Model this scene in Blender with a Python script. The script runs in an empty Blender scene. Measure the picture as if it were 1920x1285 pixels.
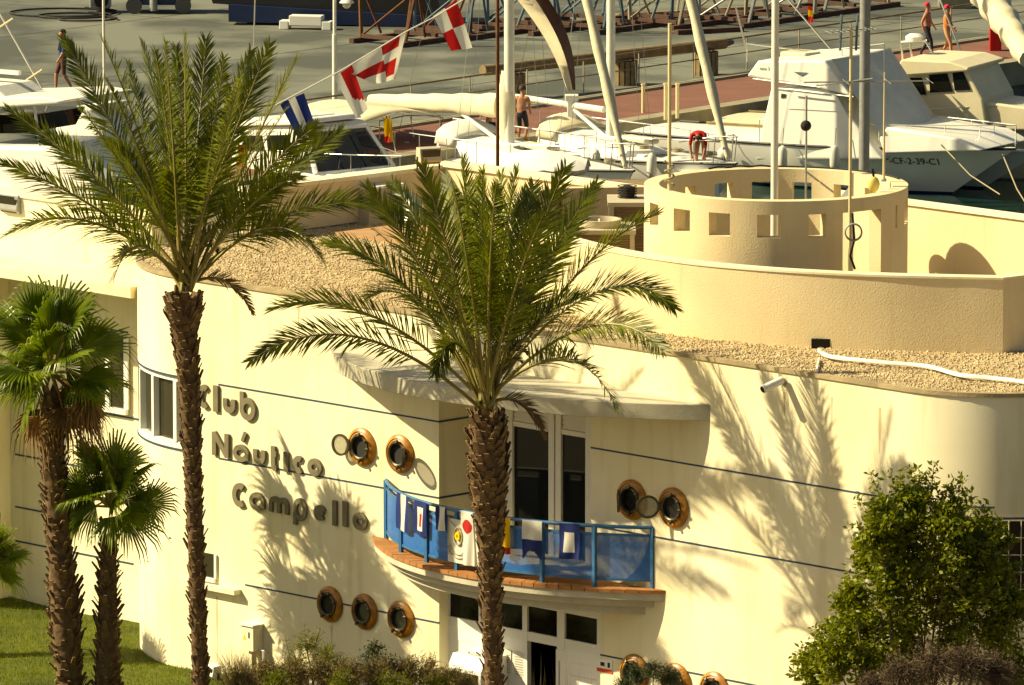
import bpy, bmesh, math, random
import numpy as np
from mathutils import Vector

random.seed(7)
rng = np.random.default_rng(11)
sc = bpy.context.scene
col = sc.collection
R = math.radians

# ------------------------------------------------------------------ camera, sky, sun, exposure
CAM_H = 25.0
PITCH = 8.763
FPX = 14064.0                                   # focal length in pixels of a 1920 wide frame
cam_d = bpy.data.cameras.new('camera')
cam = bpy.data.objects.new('camera', cam_d)
col.objects.link(cam)
cam_d.sensor_width = 36.0
cam_d.lens = FPX / 1920 * 36.0
cam_d.clip_start = 1.0
cam_d.clip_end = 3000.0
cam.location = (0, 0, CAM_H)
cam.rotation_euler = (R(90 - PITCH), 0, 0)
sc.camera = cam

SUN_EL = 37.0
SUN_H = Vector((0.995, -0.05, 0)).normalized()   # the way the light travels over the ground
world = bpy.data.worlds.new('World')
sc.world = world
world.use_nodes = True
wn = world.node_tree.nodes
wl = world.node_tree.links
bg = wn['Background']
sky = wn.new('ShaderNodeTexSky')
sky.sky_type = 'NISHITA'
sky.sun_disc = False
sky.sun_elevation = R(SUN_EL)
sky.sun_rotation = math.atan2(-SUN_H.x, -SUN_H.y)
sky.dust_density = 3.0
sky.air_density = 1.0
wl.new(sky.outputs[0], bg.inputs[0])
bg.inputs[1].default_value = 0.05
sun_d = bpy.data.lights.new('sun', 'SUN')
sun_d.energy = 5.0
sun_d.angle = R(0.55)
sun_d.color = (1.0, 0.90, 0.70)
sun = bpy.data.objects.new('sun', sun_d)
col.objects.link(sun)
sun.location = (-60, 100, 80)
sdir = SUN_H * math.cos(R(SUN_EL)) + Vector((0, 0, -math.sin(R(SUN_EL))))
sun.rotation_euler = sdir.to_track_quat('-Z', 'Y').to_euler()
vs = sc.view_settings
vs.view_transform = 'Standard'
vs.look = 'None'
vs.exposure = 0.80
vs.gamma = 1.0
vs.use_white_balance = True
vs.white_balance_temperature = 8300
vs.white_balance_tint = 1.0
sc.cycles.max_bounces = 6
sc.cycles.transparent_max_bounces = 12

# ------------------------------------------------------------------ projection helpers (pixels of the 1920 px photograph -> metres)
_p = R(PITCH)
def ray(px, py):
    x = (px - 960) / FPX
    y = -(py - 642.5) / FPX
    fy = math.cos(_p) + y * math.sin(_p)
    fz = -math.sin(_p) + y * math.cos(_p)
    return x / fy, fz / fy
def W(px, py, D):
    a, b = ray(px, py)
    return Vector((a * D, D, CAM_H + b * D))
def G(px, py, z=0.0):
    a, b = ray(px, py)
    D = (z - CAM_H) / b
    return Vector((a * D, D, z))
class Frame:
    """vertical frame: a along 'dir', b to its horizontal normal, c up"""
    def __init__(s, origin, d, n):
        s.o = Vector((origin[0], origin[1], 0)); s.oz = origin[2] if len(origin) > 2 else 0.0
        s.d = Vector((d[0], d[1], 0)).normalized(); s.n = Vector((n[0], n[1], 0)).normalized()
    def __call__(s, a, b, c):
        return s.o + s.d * a + s.n * b + Vector((0, 0, c + s.oz))
    def hit(s, px, py, b=0.0):
        """(a, c) where the ray of the pixel meets the plane b = const"""
        rx, rz = ray(px, py)
        r = Vector((rx, 1, 0))
        D = (b + s.o.dot(s.n)) / r.dot(s.n)
        p = r * D
        return (p - s.o).dot(s.d), CAM_H + rz * D - s.oz
_th = math.atan(1.032)
BU = (math.cos(_th), -math.sin(_th)); BV = (math.sin(_th), math.cos(_th))
B = Frame((0, 117.8, 0), BU, BV)                # the clubhouse: u along the front, v into the house
WORLD = lambda x, y, z: Vector((x, y, z))

# ------------------------------------------------------------------ mesh builder
class MB:
    def __init__(s, T=WORLD):
        s.v = []; s.f = []; s.m = []; s.T = T; s.mi = 0
    def P(s, *p):
        s.v.append(tuple(s.T(*p))); return len(s.v) - 1
    def F(s, *idx):
        s.f.append(tuple(idx)); s.m.append(s.mi)
    def quad(s, a, b, c, d):
        s.F(s.P(*a), s.P(*b), s.P(*c), s.P(*d))
    def poly(s, pts):
        s.F(*[s.P(*p) for p in pts])
    def box(s, a0, a1, b0, b1, c0, c1):
        i = [s.P(a, b, c) for c in (c0, c1) for b in (b0, b1) for a in (a0, a1)]
        for q in ((0,2,3,1),(4,5,7,6),(0,1,5,4),(2,6,7,3),(0,4,6,2),(1,3,7,5)):
            s.F(*[i[k] for k in q])
    def prism(s, poly, c0, c1):
        """poly of (a, b), extruded along c"""
        n = len(poly)
        lo = [s.P(a, b, c0) for a, b in poly]; hi = [s.P(a, b, c1) for a, b in poly]
        s.F(*lo[::-1]); s.F(*hi)
        for k in range(n):
            j = (k + 1) % n
            s.F(lo[k], lo[j], hi[j], hi[k])
    def side_prism(s, poly, b0, b1, taper=None):
        """poly of (a, c), extruded along b"""
        n = len(poly)
        lo = [s.P(a, b0, c) for a, c in poly]; hi = [s.P(a, b1, c) for a, c in (taper or poly)]
        s.F(*lo); s.F(*hi[::-1])
        for k in range(n):
            j = (k + 1) % n
            s.F(lo[k], hi[k], hi[j], lo[j])
    def tube(s, pts, r, n=8, caps=True):
        """tube through world-mapped points; r a number or list"""
        P = [Vector(s.T(*p)) for p in pts]
        rs = r if hasattr(r, '__len__') else [r] * len(P)
        rings = []
        prev = None
        for k, p in enumerate(P):
            t = (P[min(k + 1, len(P) - 1)] - P[max(k - 1, 0)])
            if t.length < 1e-9: t = Vector((0, 0, 1))
            t.normalize()
            if prev is None:
                x = t.cross(Vector((0, 0, 1)))
                if x.length < 1e-3: x = t.cross(Vector((0, 1, 0)))
            else:
                x = prev - t * prev.dot(t)
                if x.length < 1e-4: x = t.cross(Vector((0.3, 1, 0.2)))
            x.normalize(); prev = x
            y = t.cross(x)
            ring = []
            for j in range(n):
                a = 2 * math.pi * j / n
                q = p + (x * math.cos(a) + y * math.sin(a)) * rs[k]
                s.v.append(tuple(q)); ring.append(len(s.v) - 1)
            rings.append(ring)
        for k in range(len(rings) - 1):
            for j in range(n):
                jj = (j + 1) % n
                s.F(rings[k][j], rings[k][jj], rings[k + 1][jj], rings[k + 1][j])
        if caps:
            s.F(*rings[0][::-1]); s.F(*rings[-1])
    def lathe(s, o, ax, ux, prof, n=24, close=False):
        """revolve prof [(r, h)] about axis ax through o"""
        o = Vector(o); ax = Vector(ax).normalized(); ux = Vector(ux).normalized(); uy = ax.cross(ux)
        rings = []
        for r, h in prof:
            ring = []
            for j in range(n):
                a = 2 * math.pi * j / n
                s.v.append(tuple(o + ax * h + (ux * math.cos(a) + uy * math.sin(a)) * r)); ring.append(len(s.v) - 1)
            rings.append(ring)
        m = len(rings)
        for k in range(m if close else m - 1):
            q = (k + 1) % m
            for j in range(n):
                jj = (j + 1) % n
                s.F(rings[k][j], rings[k][jj], rings[q][jj], rings[q][j])
        if not close:
            s.F(*rings[0][::-1]); s.F(*rings[-1])
    def ball(s, o, rx, ry=None, rz=None, n=10, m=6):
        ry = ry or rx; rz = rz or rx
        o = Vector(s.T(*o))
        top = None
        rings = []
        for k in range(1, m):
            t = math.pi * k / m
            ring = []
            for j in range(n):
                a = 2 * math.pi * j / n
                s.v.append((o.x + rx * math.sin(t) * math.cos(a), o.y + ry * math.sin(t) * math.sin(a), o.z + rz * math.cos(t)))
                ring.append(len(s.v) - 1)
            rings.append(ring)
        s.v.append((o.x, o.y, o.z + rz)); a = len(s.v) - 1
        s.v.append((o.x, o.y, o.z - rz)); b = len(s.v) - 1
        for j in range(n):
            jj = (j + 1) % n
            s.F(a, rings[0][j], rings[0][jj])
            s.F(b, rings[-1][jj], rings[-1][j])
            for k in range(len(rings) - 1):
                s.F(rings[k][j], rings[k + 1][j], rings[k + 1][jj], rings[k][jj])
    def ribbon(s, pts, z0, z1, t):
        """thick wall along a plan line of (a, b); t to its left"""
        n = len(pts)
        q = []
        for k in range(n):
            p0 = pts[max(k - 1, 0)]; p1 = pts[min(k + 1, n - 1)]
            dx, dy = p1[0] - p0[0], p1[1] - p0[1]
            l = math.hypot(dx, dy)
            q.append((pts[k][0] - dy / l * t, pts[k][1] + dx / l * t))
        A = [s.P(*p, z0) for p in pts]; Bq = [s.P(*p, z1) for p in pts]
        C = [s.P(*p, z0) for p in q]; Dq = [s.P(*p, z1) for p in q]
        for k in range(n - 1):
            s.F(A[k], A[k + 1], Bq[k + 1], Bq[k])
            s.F(C[k + 1], C[k], Dq[k], Dq[k + 1])
            s.F(Bq[k], Bq[k + 1], Dq[k + 1], Dq[k])
            s.F(A[k + 1], A[k], C[k], C[k + 1])
        s.F(A[0], Bq[0], Dq[0], C[0]); s.F(A[-1], C[-1], Dq[-1], Bq[-1])
    def build(s, name, mat, parent=None, smooth=None, bevel=0):
        me = bpy.data.meshes.new(name)
        o_ = parent_origin(parent)
        me.from_pydata([(x - o_[0], y - o_[1], z - o_[2]) for x, y, z in s.v], [], s.f)
        mats = mat if isinstance(mat, (list, tuple)) else [mat]
        for m in mats:
            me.materials.append(M[m])
        if len(mats) > 1:
            me.polygons.foreach_set('material_index', s.m)
        if smooth is not None:
            bm = bmesh.new(); bm.from_mesh(me); bmesh.ops.remove_doubles(bm, verts=bm.verts, dist=1e-5); bm.to_mesh(me); bm.free()
            me.polygons.foreach_set('use_smooth', [True] * len(me.polygons))
            me.set_sharp_from_angle(angle=R(smooth))
        me.validate()
        o = bpy.data.objects.new(name, me)
        col.objects.link(o)
        if parent is not None:
            o.parent = parent
        if bevel:
            b = o.modifiers.new('edges', 'BEVEL'); b.width = bevel; b.segments = 2; b.limit_method = 'ANGLE'; b.angle_limit = R(40)
        return o
def parent_origin(p):
    x = Vector((0, 0, 0))
    while p is not None:
        x += p.location; p = p.parent
    return x
def tag(o, label=None, cat=None, group=None, kind=None):
    if label: o['label'] = label
    if cat: o['category'] = cat
    if group: o['group'] = group
    if kind: o['kind'] = kind
    return o
def thing(name, loc, label, cat, group=None):
    o = bpy.data.objects.new(name, None)
    col.objects.link(o)
    o.location = loc
    o.empty_display_size = 0.2
    return tag(o, label, cat, group)

# ------------------------------------------------------------------ materials
M = {}
def mat(name, c, rough=0.6, noise=0.0, scale=8.0, bump=0.0, bscale=60.0, metal=0.0, c2=None, spec=0.4, detail=4.0, streak=0.0, sheen=0):
    m = bpy.data.materials.new(name); m.use_nodes = True
    nt = m.node_tree; b = nt.nodes['Principled BSDF']
    b.inputs['Base Color'].default_value = (*c, 1); b.inputs['Roughness'].default_value = rough
    b.inputs['Metallic'].default_value = metal; b.inputs['Specular IOR Level'].default_value = spec
    tc = nt.nodes.new('ShaderNodeTexCoord')
    if noise or c2:
        n = nt.nodes.new('ShaderNodeTexNoise'); n.inputs['Scale'].default_value = scale; n.inputs['Detail'].default_value = detail
        nt.links.new(tc.outputs['Object'], n.inputs['Vector'])
        r = nt.nodes.new('ShaderNodeValToRGB')
        d = c2 or tuple(x * (1 - noise) for x in c)
        r.color_ramp.elements[0].position = 0.32; r.color_ramp.elements[1].position = 0.68
        r.color_ramp.elements[0].color = (*d, 1); r.color_ramp.elements[1].color = (*c, 1)
        nt.links.new(n.outputs[0], r.inputs[0])
        out = r.outputs[0]
        if streak:
            mp = nt.nodes.new('ShaderNodeMapping'); mp.inputs['Scale'].default_value = (3.1, 3.1, 0.28)
            nt.links.new(tc.outputs['Object'], mp.inputs[0])
            n2 = nt.nodes.new('ShaderNodeTexNoise'); n2.inputs['Scale'].default_value = 1.6; n2.inputs['Detail'].default_value = 5
            nt.links.new(mp.outputs[0], n2.inputs['Vector'])
            r2 = nt.nodes.new('ShaderNodeValToRGB')
            r2.color_ramp.elements[0].position = 0.22; r2.color_ramp.elements[1].position = 0.46
            r2.color_ramp.elements[0].color = (1 - streak, 1 - streak * 1.15, 1 - streak * 1.5, 1); r2.color_ramp.elements[1].color = (1, 1, 1, 1)
            nt.links.new(n2.outputs[0], r2.inputs[0])
            mx = nt.nodes.new('ShaderNodeMix'); mx.data_type = 'RGBA'; mx.blend_type = 'MULTIPLY'; mx.inputs[0].default_value = 1
            nt.links.new(out, mx.inputs[6]); nt.links.new(r2.outputs[0], mx.inputs[7])
            out = mx.outputs[2]
        nt.links.new(out, b.inputs['Base Color'])
    if bump:
        n = nt.nodes.new('ShaderNodeTexNoise'); n.inputs['Scale'].default_value = bscale; n.inputs['Detail'].default_value = 3
        nt.links.new(tc.outputs['Object'], n.inputs['Vector'])
        bp = nt.nodes.new('ShaderNodeBump'); bp.inputs['Strength'].default_value = bump; bp.inputs['Distance'].default_value = 0.02
        nt.links.new(n.outputs[0], bp.inputs['Height']); nt.links.new(bp.outputs[0], b.inputs['Normal'])
    M[name] = m
    return m
mat('stucco', (0.82, 0.765, 0.575), 0.9, 0.10, 0.55, 0.16, 55, c2=(0.74, 0.655, 0.43), streak=0.15, spec=0.2, detail=7)
mat('stucco_beige', (0.72, 0.61, 0.405), 0.9, 0.1, 0.9, 0.28, 40, c2=(0.66, 0.54, 0.335), streak=0.10, spec=0.2)
mat('stucco_white', (0.82, 0.80, 0.74), 0.85, 0.08, 2, 0.2, 60)
mat('canopy_concrete', (0.52, 0.485, 0.38), 0.9, 0.2, 2.2, 0.3, 50, streak=0.12)
mat('roof_edge', (0.42, 0.33, 0.19), 0.9, 0.35, 3, 0.4, 30)
mat('line_blue', (0.024, 0.05, 0.10), 0.6)
mat('gravel', (0.60, 0.47, 0.28), 0.95, 0.45, 28, 1.0, 30, c2=(0.30, 0.22, 0.12))
mat('pebble', (0.62, 0.50, 0.31), 0.95, 0.4, 3, c2=(0.36, 0.27, 0.15))
mat('terracotta', (0.40, 0.17, 0.055), 0.8, 0.3, 5, 0.2, 60)
mat('roof_paving', (0.45, 0.26, 0.13), 0.85, 0.2, 4, 0.2, 40)
mat('white_paint', (0.80, 0.79, 0.74), 0.45, 0.05, 3)
mat('white_door', (0.74, 0.73, 0.68), 0.4)
mat('wood_ring', (0.52, 0.225, 0.022), 0.38, 0.5, 7, spec=0.5, c2=(0.22, 0.085, 0.012))
mat('brass_dark', (0.12, 0.10, 0.06), 0.4, 0.4, 30, metal=0.6)
mat('letter', (0.185, 0.16, 0.10), 0.6, 0.2, 6)
mat('rail_blue', (0.03, 0.145, 0.33), 0.45, 0.25, 12)
mat('dark_glass', (0.008, 0.008, 0.006), 0.05, spec=0.22)
mat('olive_glass', (0.028, 0.026, 0.014), 0.08, spec=0.5)
mat('port_glass', (0.035, 0.035, 0.028), 0.12, spec=0.5)
mat('dark', (0.015, 0.013, 0.012), 0.8)
mat('interior', (0.035, 0.028, 0.02), 0.9)
mat('metal_grey', (0.33, 0.34, 0.33), 0.4, 0.2, 8, metal=0.3)
mat('steel', (0.62, 0.62, 0.58), 0.3, metal=0.8)
mat('mast_white', (0.74, 0.72, 0.63), 0.4, 0.1, 3)
mat('mast_cream', (0.62, 0.52, 0.30), 0.5)
mat('ac_beige', (0.52, 0.46, 0.33), 0.6, 0.15, 4)
mat('ac_dark', (0.20, 0.13, 0.07), 0.8)
mat('boat_white', (0.83, 0.82, 0.76), 0.3, 0.05, 1.5, spec=0.5)
mat('boat_canvas', (0.66, 0.66, 0.60), 0.8, 0.12, 3, 0.3, 8)
mat('boat_cream', (0.68, 0.61, 0.42), 0.5, 0.1, 2)
mat('boat_grey', (0.28, 0.29, 0.26), 0.4, 0.15, 2)
mat('boat_blue', (0.012, 0.03, 0.10), 0.4, 0.2, 3)
mat('boat_dark', (0.02, 0.02, 0.022), 0.5)
mat('sail', (0.70, 0.63, 0.45), 0.85, 0.15, 2, 0.4, 7)
mat('sail_brown', (0.11, 0.045, 0.03), 0.85, 0.2, 4)
mat('tarp', (0.86, 0.85, 0.80), 0.6, 0.08, 2, 0.35, 6)
mat('rubber', (0.10, 0.10, 0.10), 0.7)
mat('fender', (0.66, 0.64, 0.54), 0.45)
mat('rope', (0.30, 0.26, 0.17), 0.9)
mat('rust', (0.16, 0.065, 0.028), 0.9, 0.4, 6)
mat('steel_blue', (0.10, 0.16, 0.20), 0.7, 0.4, 5)
mat('timber', (0.26, 0.19, 0.10), 0.85, 0.35, 5)
mat('timber_dark', (0.10, 0.05, 0.035), 0.9, 0.3, 5)
mat('red', (0.55, 0.012, 0.012), 0.7, 0.15, 4)
mat('flag_white', (0.80, 0.78, 0.68), 0.85)
mat('flag_blue', (0.015, 0.03, 0.17), 0.85)
mat('flag_yellow', (0.72, 0.42, 0.01), 0.85)
mat('crest', (0.30, 0.26, 0.18), 0.8)
mat('sign_red', (0.60, 0.06, 0.02), 0.7)
mat('yellow', (0.75, 0.50, 0.02), 0.6)
mat('quay', (0.150, 0.158, 0.130), 0.9, 0.3, 0.30, 0.3, 6, c2=(0.060, 0.068, 0.060), detail=10)
mat('quay_red', (0.20, 0.085, 0.062), 0.9, 0.25, 1.2, 0.2, 12)
mat('quay_edge', (0.32, 0.28, 0.19), 0.9, 0.3, 2, 0.3, 9)
mat('ground', (0.20, 0.16, 0.10), 0.95, 0.4, 1.5, 0.5, 10)
mat('lawn', (0.085, 0.105, 0.004), 0.95, 0.4, 1.3, 0.6, 40, c2=(0.040, 0.056, 0.003))
mat('blade', (0.20, 0.225, 0.004), 0.7, 0.4, 1.4, c2=(0.085, 0.115, 0.003))
mat('frond', (0.195, 0.220, 0.010), 0.40, 0.4, 2.6, c2=(0.050, 0.072, 0.005), spec=0.5)
mat('frond_old', (0.21, 0.19, 0.035), 0.6, 0.3, 2)
mat('rachis', (0.24, 0.20, 0.055), 0.5, 0.2, 3)
mat('trunk', (0.155, 0.095, 0.045), 0.95, 0.5, 7, 0.8, 14, c2=(0.065, 0.036, 0.018))
mat('leaf_base', (0.215, 0.135, 0.060), 0.9, 0.5, 9, c2=(0.085, 0.045, 0.022))
mat('fan_green', (0.215, 0.275, 0.012), 0.38, 0.4, 2.6, c2=(0.080, 0.135, 0.008), spec=0.5)
mat('fan_dead', (0.24, 0.125, 0.040), 0.85, 0.4, 5)
mat('shrub', (0.265, 0.285, 0.010), 0.45, 0.5, 5, c2=(0.085, 0.115, 0.006), spec=0.4)
mat('shrub_dark', (0.045, 0.075, 0.018), 0.6, 0.4, 3)
mat('twig', (0.17, 0.12, 0.07), 0.9, 0.3, 6)
mat('dry', (0.27, 0.20, 0.07), 0.9, 0.4, 3, c2=(0.13, 0.105, 0.035))
mat('dry_brown', (0.145, 0.098, 0.058), 0.95, 0.4, 4, c2=(0.08, 0.054, 0.034))
mat('skin', (0.36, 0.17, 0.09), 0.6)
mat('hair', (0.02, 0.013, 0.01), 0.7)
mat('cloth_blue', (0.02, 0.05, 0.22), 0.9)
mat('cloth_dark', (0.02, 0.02, 0.03), 0.9)
mat('cloth_brown', (0.10, 0.04, 0.03), 0.9)
mat('cloth_orange', (0.62, 0.20, 0.05), 0.9)
mat('cloth_peach', (0.55, 0.30, 0.14), 0.9)
mat('cloth_mauve', (0.30, 0.14, 0.12), 0.9)
mat('cap_red', (0.55, 0.02, 0.05), 0.9)
mat('lamp_glass', (0.75, 0.62, 0.18), 0.2)
for e_, p_ in zip([n for n in M['quay'].node_tree.nodes if n.type == 'VALTORGB'][0].color_ramp.elements, (0.41, 0.58)): e_.position = p_
# leaves let light through; the perforated sheet of the balcony and clear panes do too
def translucent(name, k):
    m = M[name]; nt = m.node_tree; b = nt.nodes['Principled BSDF']; out = nt.nodes['Material Output']
    t = nt.nodes.new('ShaderNodeBsdfTranslucent'); mx = nt.nodes.new('ShaderNodeMixShader'); mx.inputs[0].default_value = k
    src = b.inputs['Base Color']
    if src.links: nt.links.new(src.links[0].from_socket, t.inputs[0])
    else: t.inputs[0].default_value = src.default_value
    nt.links.new(b.outputs[0], mx.inputs[1]); nt.links.new(t.outputs[0], mx.inputs[2]); nt.links.new(mx.outputs[0], out.inputs[0])
for n_ in ('frond', 'frond_old', 'fan_green', 'shrub', 'blade'): translucent(n_, 0.42)
for n_ in ('flag_white', 'flag_blue', 'red', 'flag_yellow'): translucent(n_, 0.3)
def see_through(name, c, k, rough=0.4):
    m = mat(name, c, rough, 0.2, 14); nt = m.node_tree; b = nt.nodes['Principled BSDF']; out = nt.nodes['Material Output']
    t = nt.nodes.new('ShaderNodeBsdfTransparent'); mx = nt.nodes.new('ShaderNodeMixShader'); mx.inputs[0].default_value = k
    nt.links.new(b.outputs[0], mx.inputs[1]); nt.links.new(t.outputs[0], mx.inputs[2]); nt.links.new(mx.outputs[0], out.inputs[0])
see_through('mesh_blue', (0.020, 0.17, 0.55), 0.34)
see_through('pane_clear', (0.30, 0.30, 0.20), 0.55, 0.1)
see_through('boat_glass', (0.02, 0.025, 0.025), 0.25, 0.08)
see_through('stain', (0.36, 0.20, 0.06), 0.72, 0.9)
# water
m = mat('water', (0.006, 0.030, 0.024), 0.06, spec=0.5, bump=0.35, bscale=1.6)
# ================================================================== THE SETTING
def sheet(name, poly, z0, z1, matn, label=None):
    mb = MB(); mb.prism(poly, z0, z1)
    o = mb.build(name, matn); tag(o, label, None, None, 'structure'); return o
mb = MB(); mb.quad((-1500, -200, -1.2), (1500, -200, -1.2), (1500, 2500, -1.2), (-1500, 2500, -1.2))
tag(mb.build('water', 'water'), 'dark green harbour water beyond the clubhouse', None, None, 'structure')
sheet('ground', [(-160, -60), (160, -60), (160, 183), (-160, 183)], -4, 0.0, 'ground', 'dry bare earth around the clubhouse')
# far quay: its edge runs along the direction QD
QD = Vector((0.63, 0.777, 0)); QN = Vector((0.777, -0.63, 0))
QE = G(1161, 236, 0.0)
Q = Frame((QE.x, QE.y, 0), QD, QN)               # a along the edge, b out over the water
def qpoly(a0, a1, b0, b1): return [tuple(Q(a, b, 0))[:2] for a, b in ((a0, b0), (a1, b0), (a1, b1), (a0, b1))]
quay = sheet('quay', qpoly(-120, 260, -260, 0.0), -4, 0.0, 'quay', 'grey stained concrete boatyard quay')
sheet('promenade', qpoly(-60, 120, -4.1, -0.45), -0.5, 0.02, 'quay_red', 'red paved strip along the quay edge')
sheet('kerb', qpoly(-60, 120, -0.42, 0.12), -0.6, 0.10, 'quay_edge', 'pale concrete kerb at the quay edge')
sheet('kerb', qpoly(-60, 120, -4.45, -4.13), -0.5, 0.09, 'quay_edge', 'pale concrete kerb behind the red strip')
# sawn joints between the slabs of the quay, and a drain channel
for k in range(4):
    sheet('slab_joint', qpoly(-60, 90, -9 - 9.2 * k, -9 - 9.2 * k + .035), -.1, .004, 'boat_dark').parent = quay
for k in range(7):
    sheet('slab_joint', qpoly(-40 + 13 * k, -40 + 13 * k + .03, -80, -5.6), -.1, .0035, 'boat_dark').parent = quay
# lawn: a gentle bank on the left of the clubhouse front
lawn_z = lambda u, v: 0.44 * (1 - max(0, min(1, (u + 5.2) / 2.6))) + 0.03 * math.sin(u * 1.7 + v) + 0.02
mb = MB(B)
us = np.linspace(-26, -2.4, 60); vs_ = np.linspace(-14, 4.5, 40)
idx = [[mb.P(u, v, lawn_z(u, v)) for v in vs_] for u in us]
for i in range(len(us) - 1):
    for j in range(len(vs_) - 1):
        mb.F(idx[i][j], idx[i + 1][j], idx[i + 1][j + 1], idx[i][j + 1])
tag(mb.build('lawn', 'lawn', None, 180), 'green lawn at the foot of the clubhouse wall', None, None, 'structure')

# ================================================================== THE CLUBHOUSE
club = thing('clubhouse', B(0, 0, 0), 'cream two storey nautical clubhouse with balcony, portholes and round roof tower', 'building')
ZR = 7.10
def fac(px, py, v=0.0): return B.hit(px, py, v)
uL = fac(342, 700)[0]; RC = 3.0
uA, uB = fac(823, 900)[0], fac(1108, 900)[0]
uB2 = fac(1126, 1150)[0]
uC = fac(1690, 900)[0]; RR = 2.1
left_plan = [(uL - RC, 9.0)] + [(uL - RC * math.cos(t), RC - RC * math.sin(t)) for t in np.linspace(0, math.pi / 2, 24)] + [(uA, 0)]
right_plan0 = [(uC + RR * math.sin(t), RR - RR * math.cos(t)) for t in np.linspace(0, math.pi / 2 * 1.0, 18)]
right_tail = [(uC + RR, 9.0)]
def wall(name, plan, z0, z1, t=0.3, m='stucco', parent=club, smooth=30):
    mb = MB(B); mb.ribbon(plan, z0, z1, t); return mb.build(name, m, parent, smooth)
# left front with the curved corner; the band window is cut out of the curve by splitting the wall in height
wz1 = fac(300, 700)[1]; wz0 = fac(300, 830)[1]
# angles of the curved band window
def curve_at(px, zz):
    best = None
    for t in np.linspace(0, math.pi / 2, 400):
        p = B(uL - RC * math.cos(t), RC - RC * math.sin(t), zz)
        d = Vector((p.x / p.y, 0, 0)).x
        x = 960 + FPX * (p.x / (p.y * math.cos(_p) + (CAM_H - p.z) * math.sin(_p)))
        if best is None or abs(x - px) < best[0]: best = (abs(x - px), t)
    return best[1]
def proj(p):
    p = Vector(p) - Vector((0, 0, CAM_H))
    f = p.y * math.cos(_p) - p.z * math.sin(_p); u_ = p.y * math.sin(_p) + p.z * math.cos(_p)
    return 960 + FPX * p.x / f, 642.5 - FPX * u_ / f
tw0 = R(28)
plan_w = [(uL - RC * math.cos(t), RC - RC * math.sin(t)) for t in np.linspace(tw0, math.pi / 2, 18)] + [(uL + 0.45, 0)]
plan_before = [(uL - RC, 9.0)] + [(uL - RC * math.cos(t), RC - RC * math.sin(t)) for t in np.linspace(0, tw0, 8)]
cz0, cz1 = 4.18, 5.36
wall('front_wall', left_plan, -0.6, cz0)
wall('front_wall', left_plan, cz1, ZR - .06)
wall('front_wall', plan_before, cz0, cz1)
wall('front_wall', [(uL + 0.45, 0), (uA, 0)], cz0, cz1)
# right front, running round the right-hand corner; the barred window sits in the curve
gz1 = B.hit(1840, 979, 0.3)[1]; gz0 = B.hit(1840, 1140, 0.3)[1]
right_all = [(uB, 0)] + right_plan0 + right_tail
wall('front_wall', right_all, 3.32, ZR - .06)
wall('front_wall', [(uB2, 0)] + right_plan0 + right_tail, -0.6, 3.32)
# wall over and between the recessed doors
wall('front_wall', [(uA, 0), (uB, 0)], 5.98, ZR - .06)
wall('front_wall', [(uA, 0), (uB2, 0)], 2.84, 3.30, 0.9)
# door recess: its left cheek, ceiling, floor and back
RD = 0.86
mb = MB(B)
mb.box(uA - 0.3, uA, 0.3, RD + 0.25, 3.3, 5.98)
mb.build('recess_wall', 'stucco', club)
mb = MB(B); mb.box(uA - 0.28, uA - 0.002, 0.3, 0.9, -0.6, 2.84); mb.build('recess_wall', 'stucco', club)
mb = MB(B); mb.box(uB, uB + 0.3, 0.3, RD + 0.25, 3.32, 5.98); mb.build('recess_wall', 'stucco', club)
mb = MB(B); mb.box(uA, uB, 0.3, 3.2, 5.98, 6.2); mb.build('recess_ceiling', 'stucco', club)
mb = MB(B); mb.box(uA, uB, 0.9, 3.2, 3.1, 3.30); mb.build('upper_floor', 'interior', club)
mb = MB(B); mb.box(uA - 0.6, uB + 0.6, 3.2, 3.4, -0.6, 6.2); mb.build('inner_wall', 'interior', club)
mb = MB(B); mb.box(uA - 0.6, uB + 0.6, 0.3, 3.2, -0.3, 0.0); mb.build('door_step', 'canopy_concrete', club)
# roof deck
mb = MB(B)
deck = [(uL - (RC - .09) * math.cos(t), RC - (RC - .09) * math.sin(t)) for t in np.linspace(0, math.pi / 2, 24)] + [(uC, 0.09)] + [(uC + (RR - .09) * math.sin(t), RR - (RR - .09) * math.cos(t)) for t in np.linspace(0.1, math.pi / 2, 12)] + [(uC + RR - .09, 8.7), (uL - RC + .09, 8.7)]
mb.prism(deck, ZR - 0.058, ZR - 0.02)
mb.build('roof_gravel_bed', 'gravel', club)
# loose stones on the roof deck
def in_poly(x, y, poly):
    c = False
    for k in range(len(poly)):
        x0, y0 = poly[k]; x1, y1 = poly[k - 1]
        if (y0 > y) != (y1 > y) and x < (x1 - x0) * (y - y0) / (y1 - y0) + x0: c = not c
    return c
N = 30000
V = np.zeros((N, 6, 3)); cnt = 0
oct_ = np.array([(1, 0, 0), (-1, 0, 0), (0, 1, 0), (0, -1, 0), (0, 0, 1), (0, 0, -1)], float)
of = np.array([(0, 2, 4), (2, 1, 4), (1, 3, 4), (3, 0, 4), (2, 0, 5), (1, 2, 5), (3, 1, 5), (0, 3, 5)])
while cnt < N:
    u = random.uniform(uL - RC, uC + RR); v = random.random() ** 1.3 * 6.5 + 0.11
    if not in_poly(u, v, deck): continue
    p = B(u, v, ZR - 0.012)
    s_ = random.uniform(0.014, 0.036); a = random.random() * 6.28
    o_ = oct_ * np.array([s_, s_ * random.uniform(.6, 1), s_ * random.uniform(.5, .8)])
    x = o_[:, 0] * math.cos(a) - o_[:, 1] * math.sin(a); y = o_[:, 0] * math.sin(a) + o_[:, 1] * math.cos(a)
    V[cnt, :, 0] = x + p.x; V[cnt, :, 1] = y + p.y; V[cnt, :, 2] = o_[:, 2] + p.z
    cnt += 1
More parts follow.
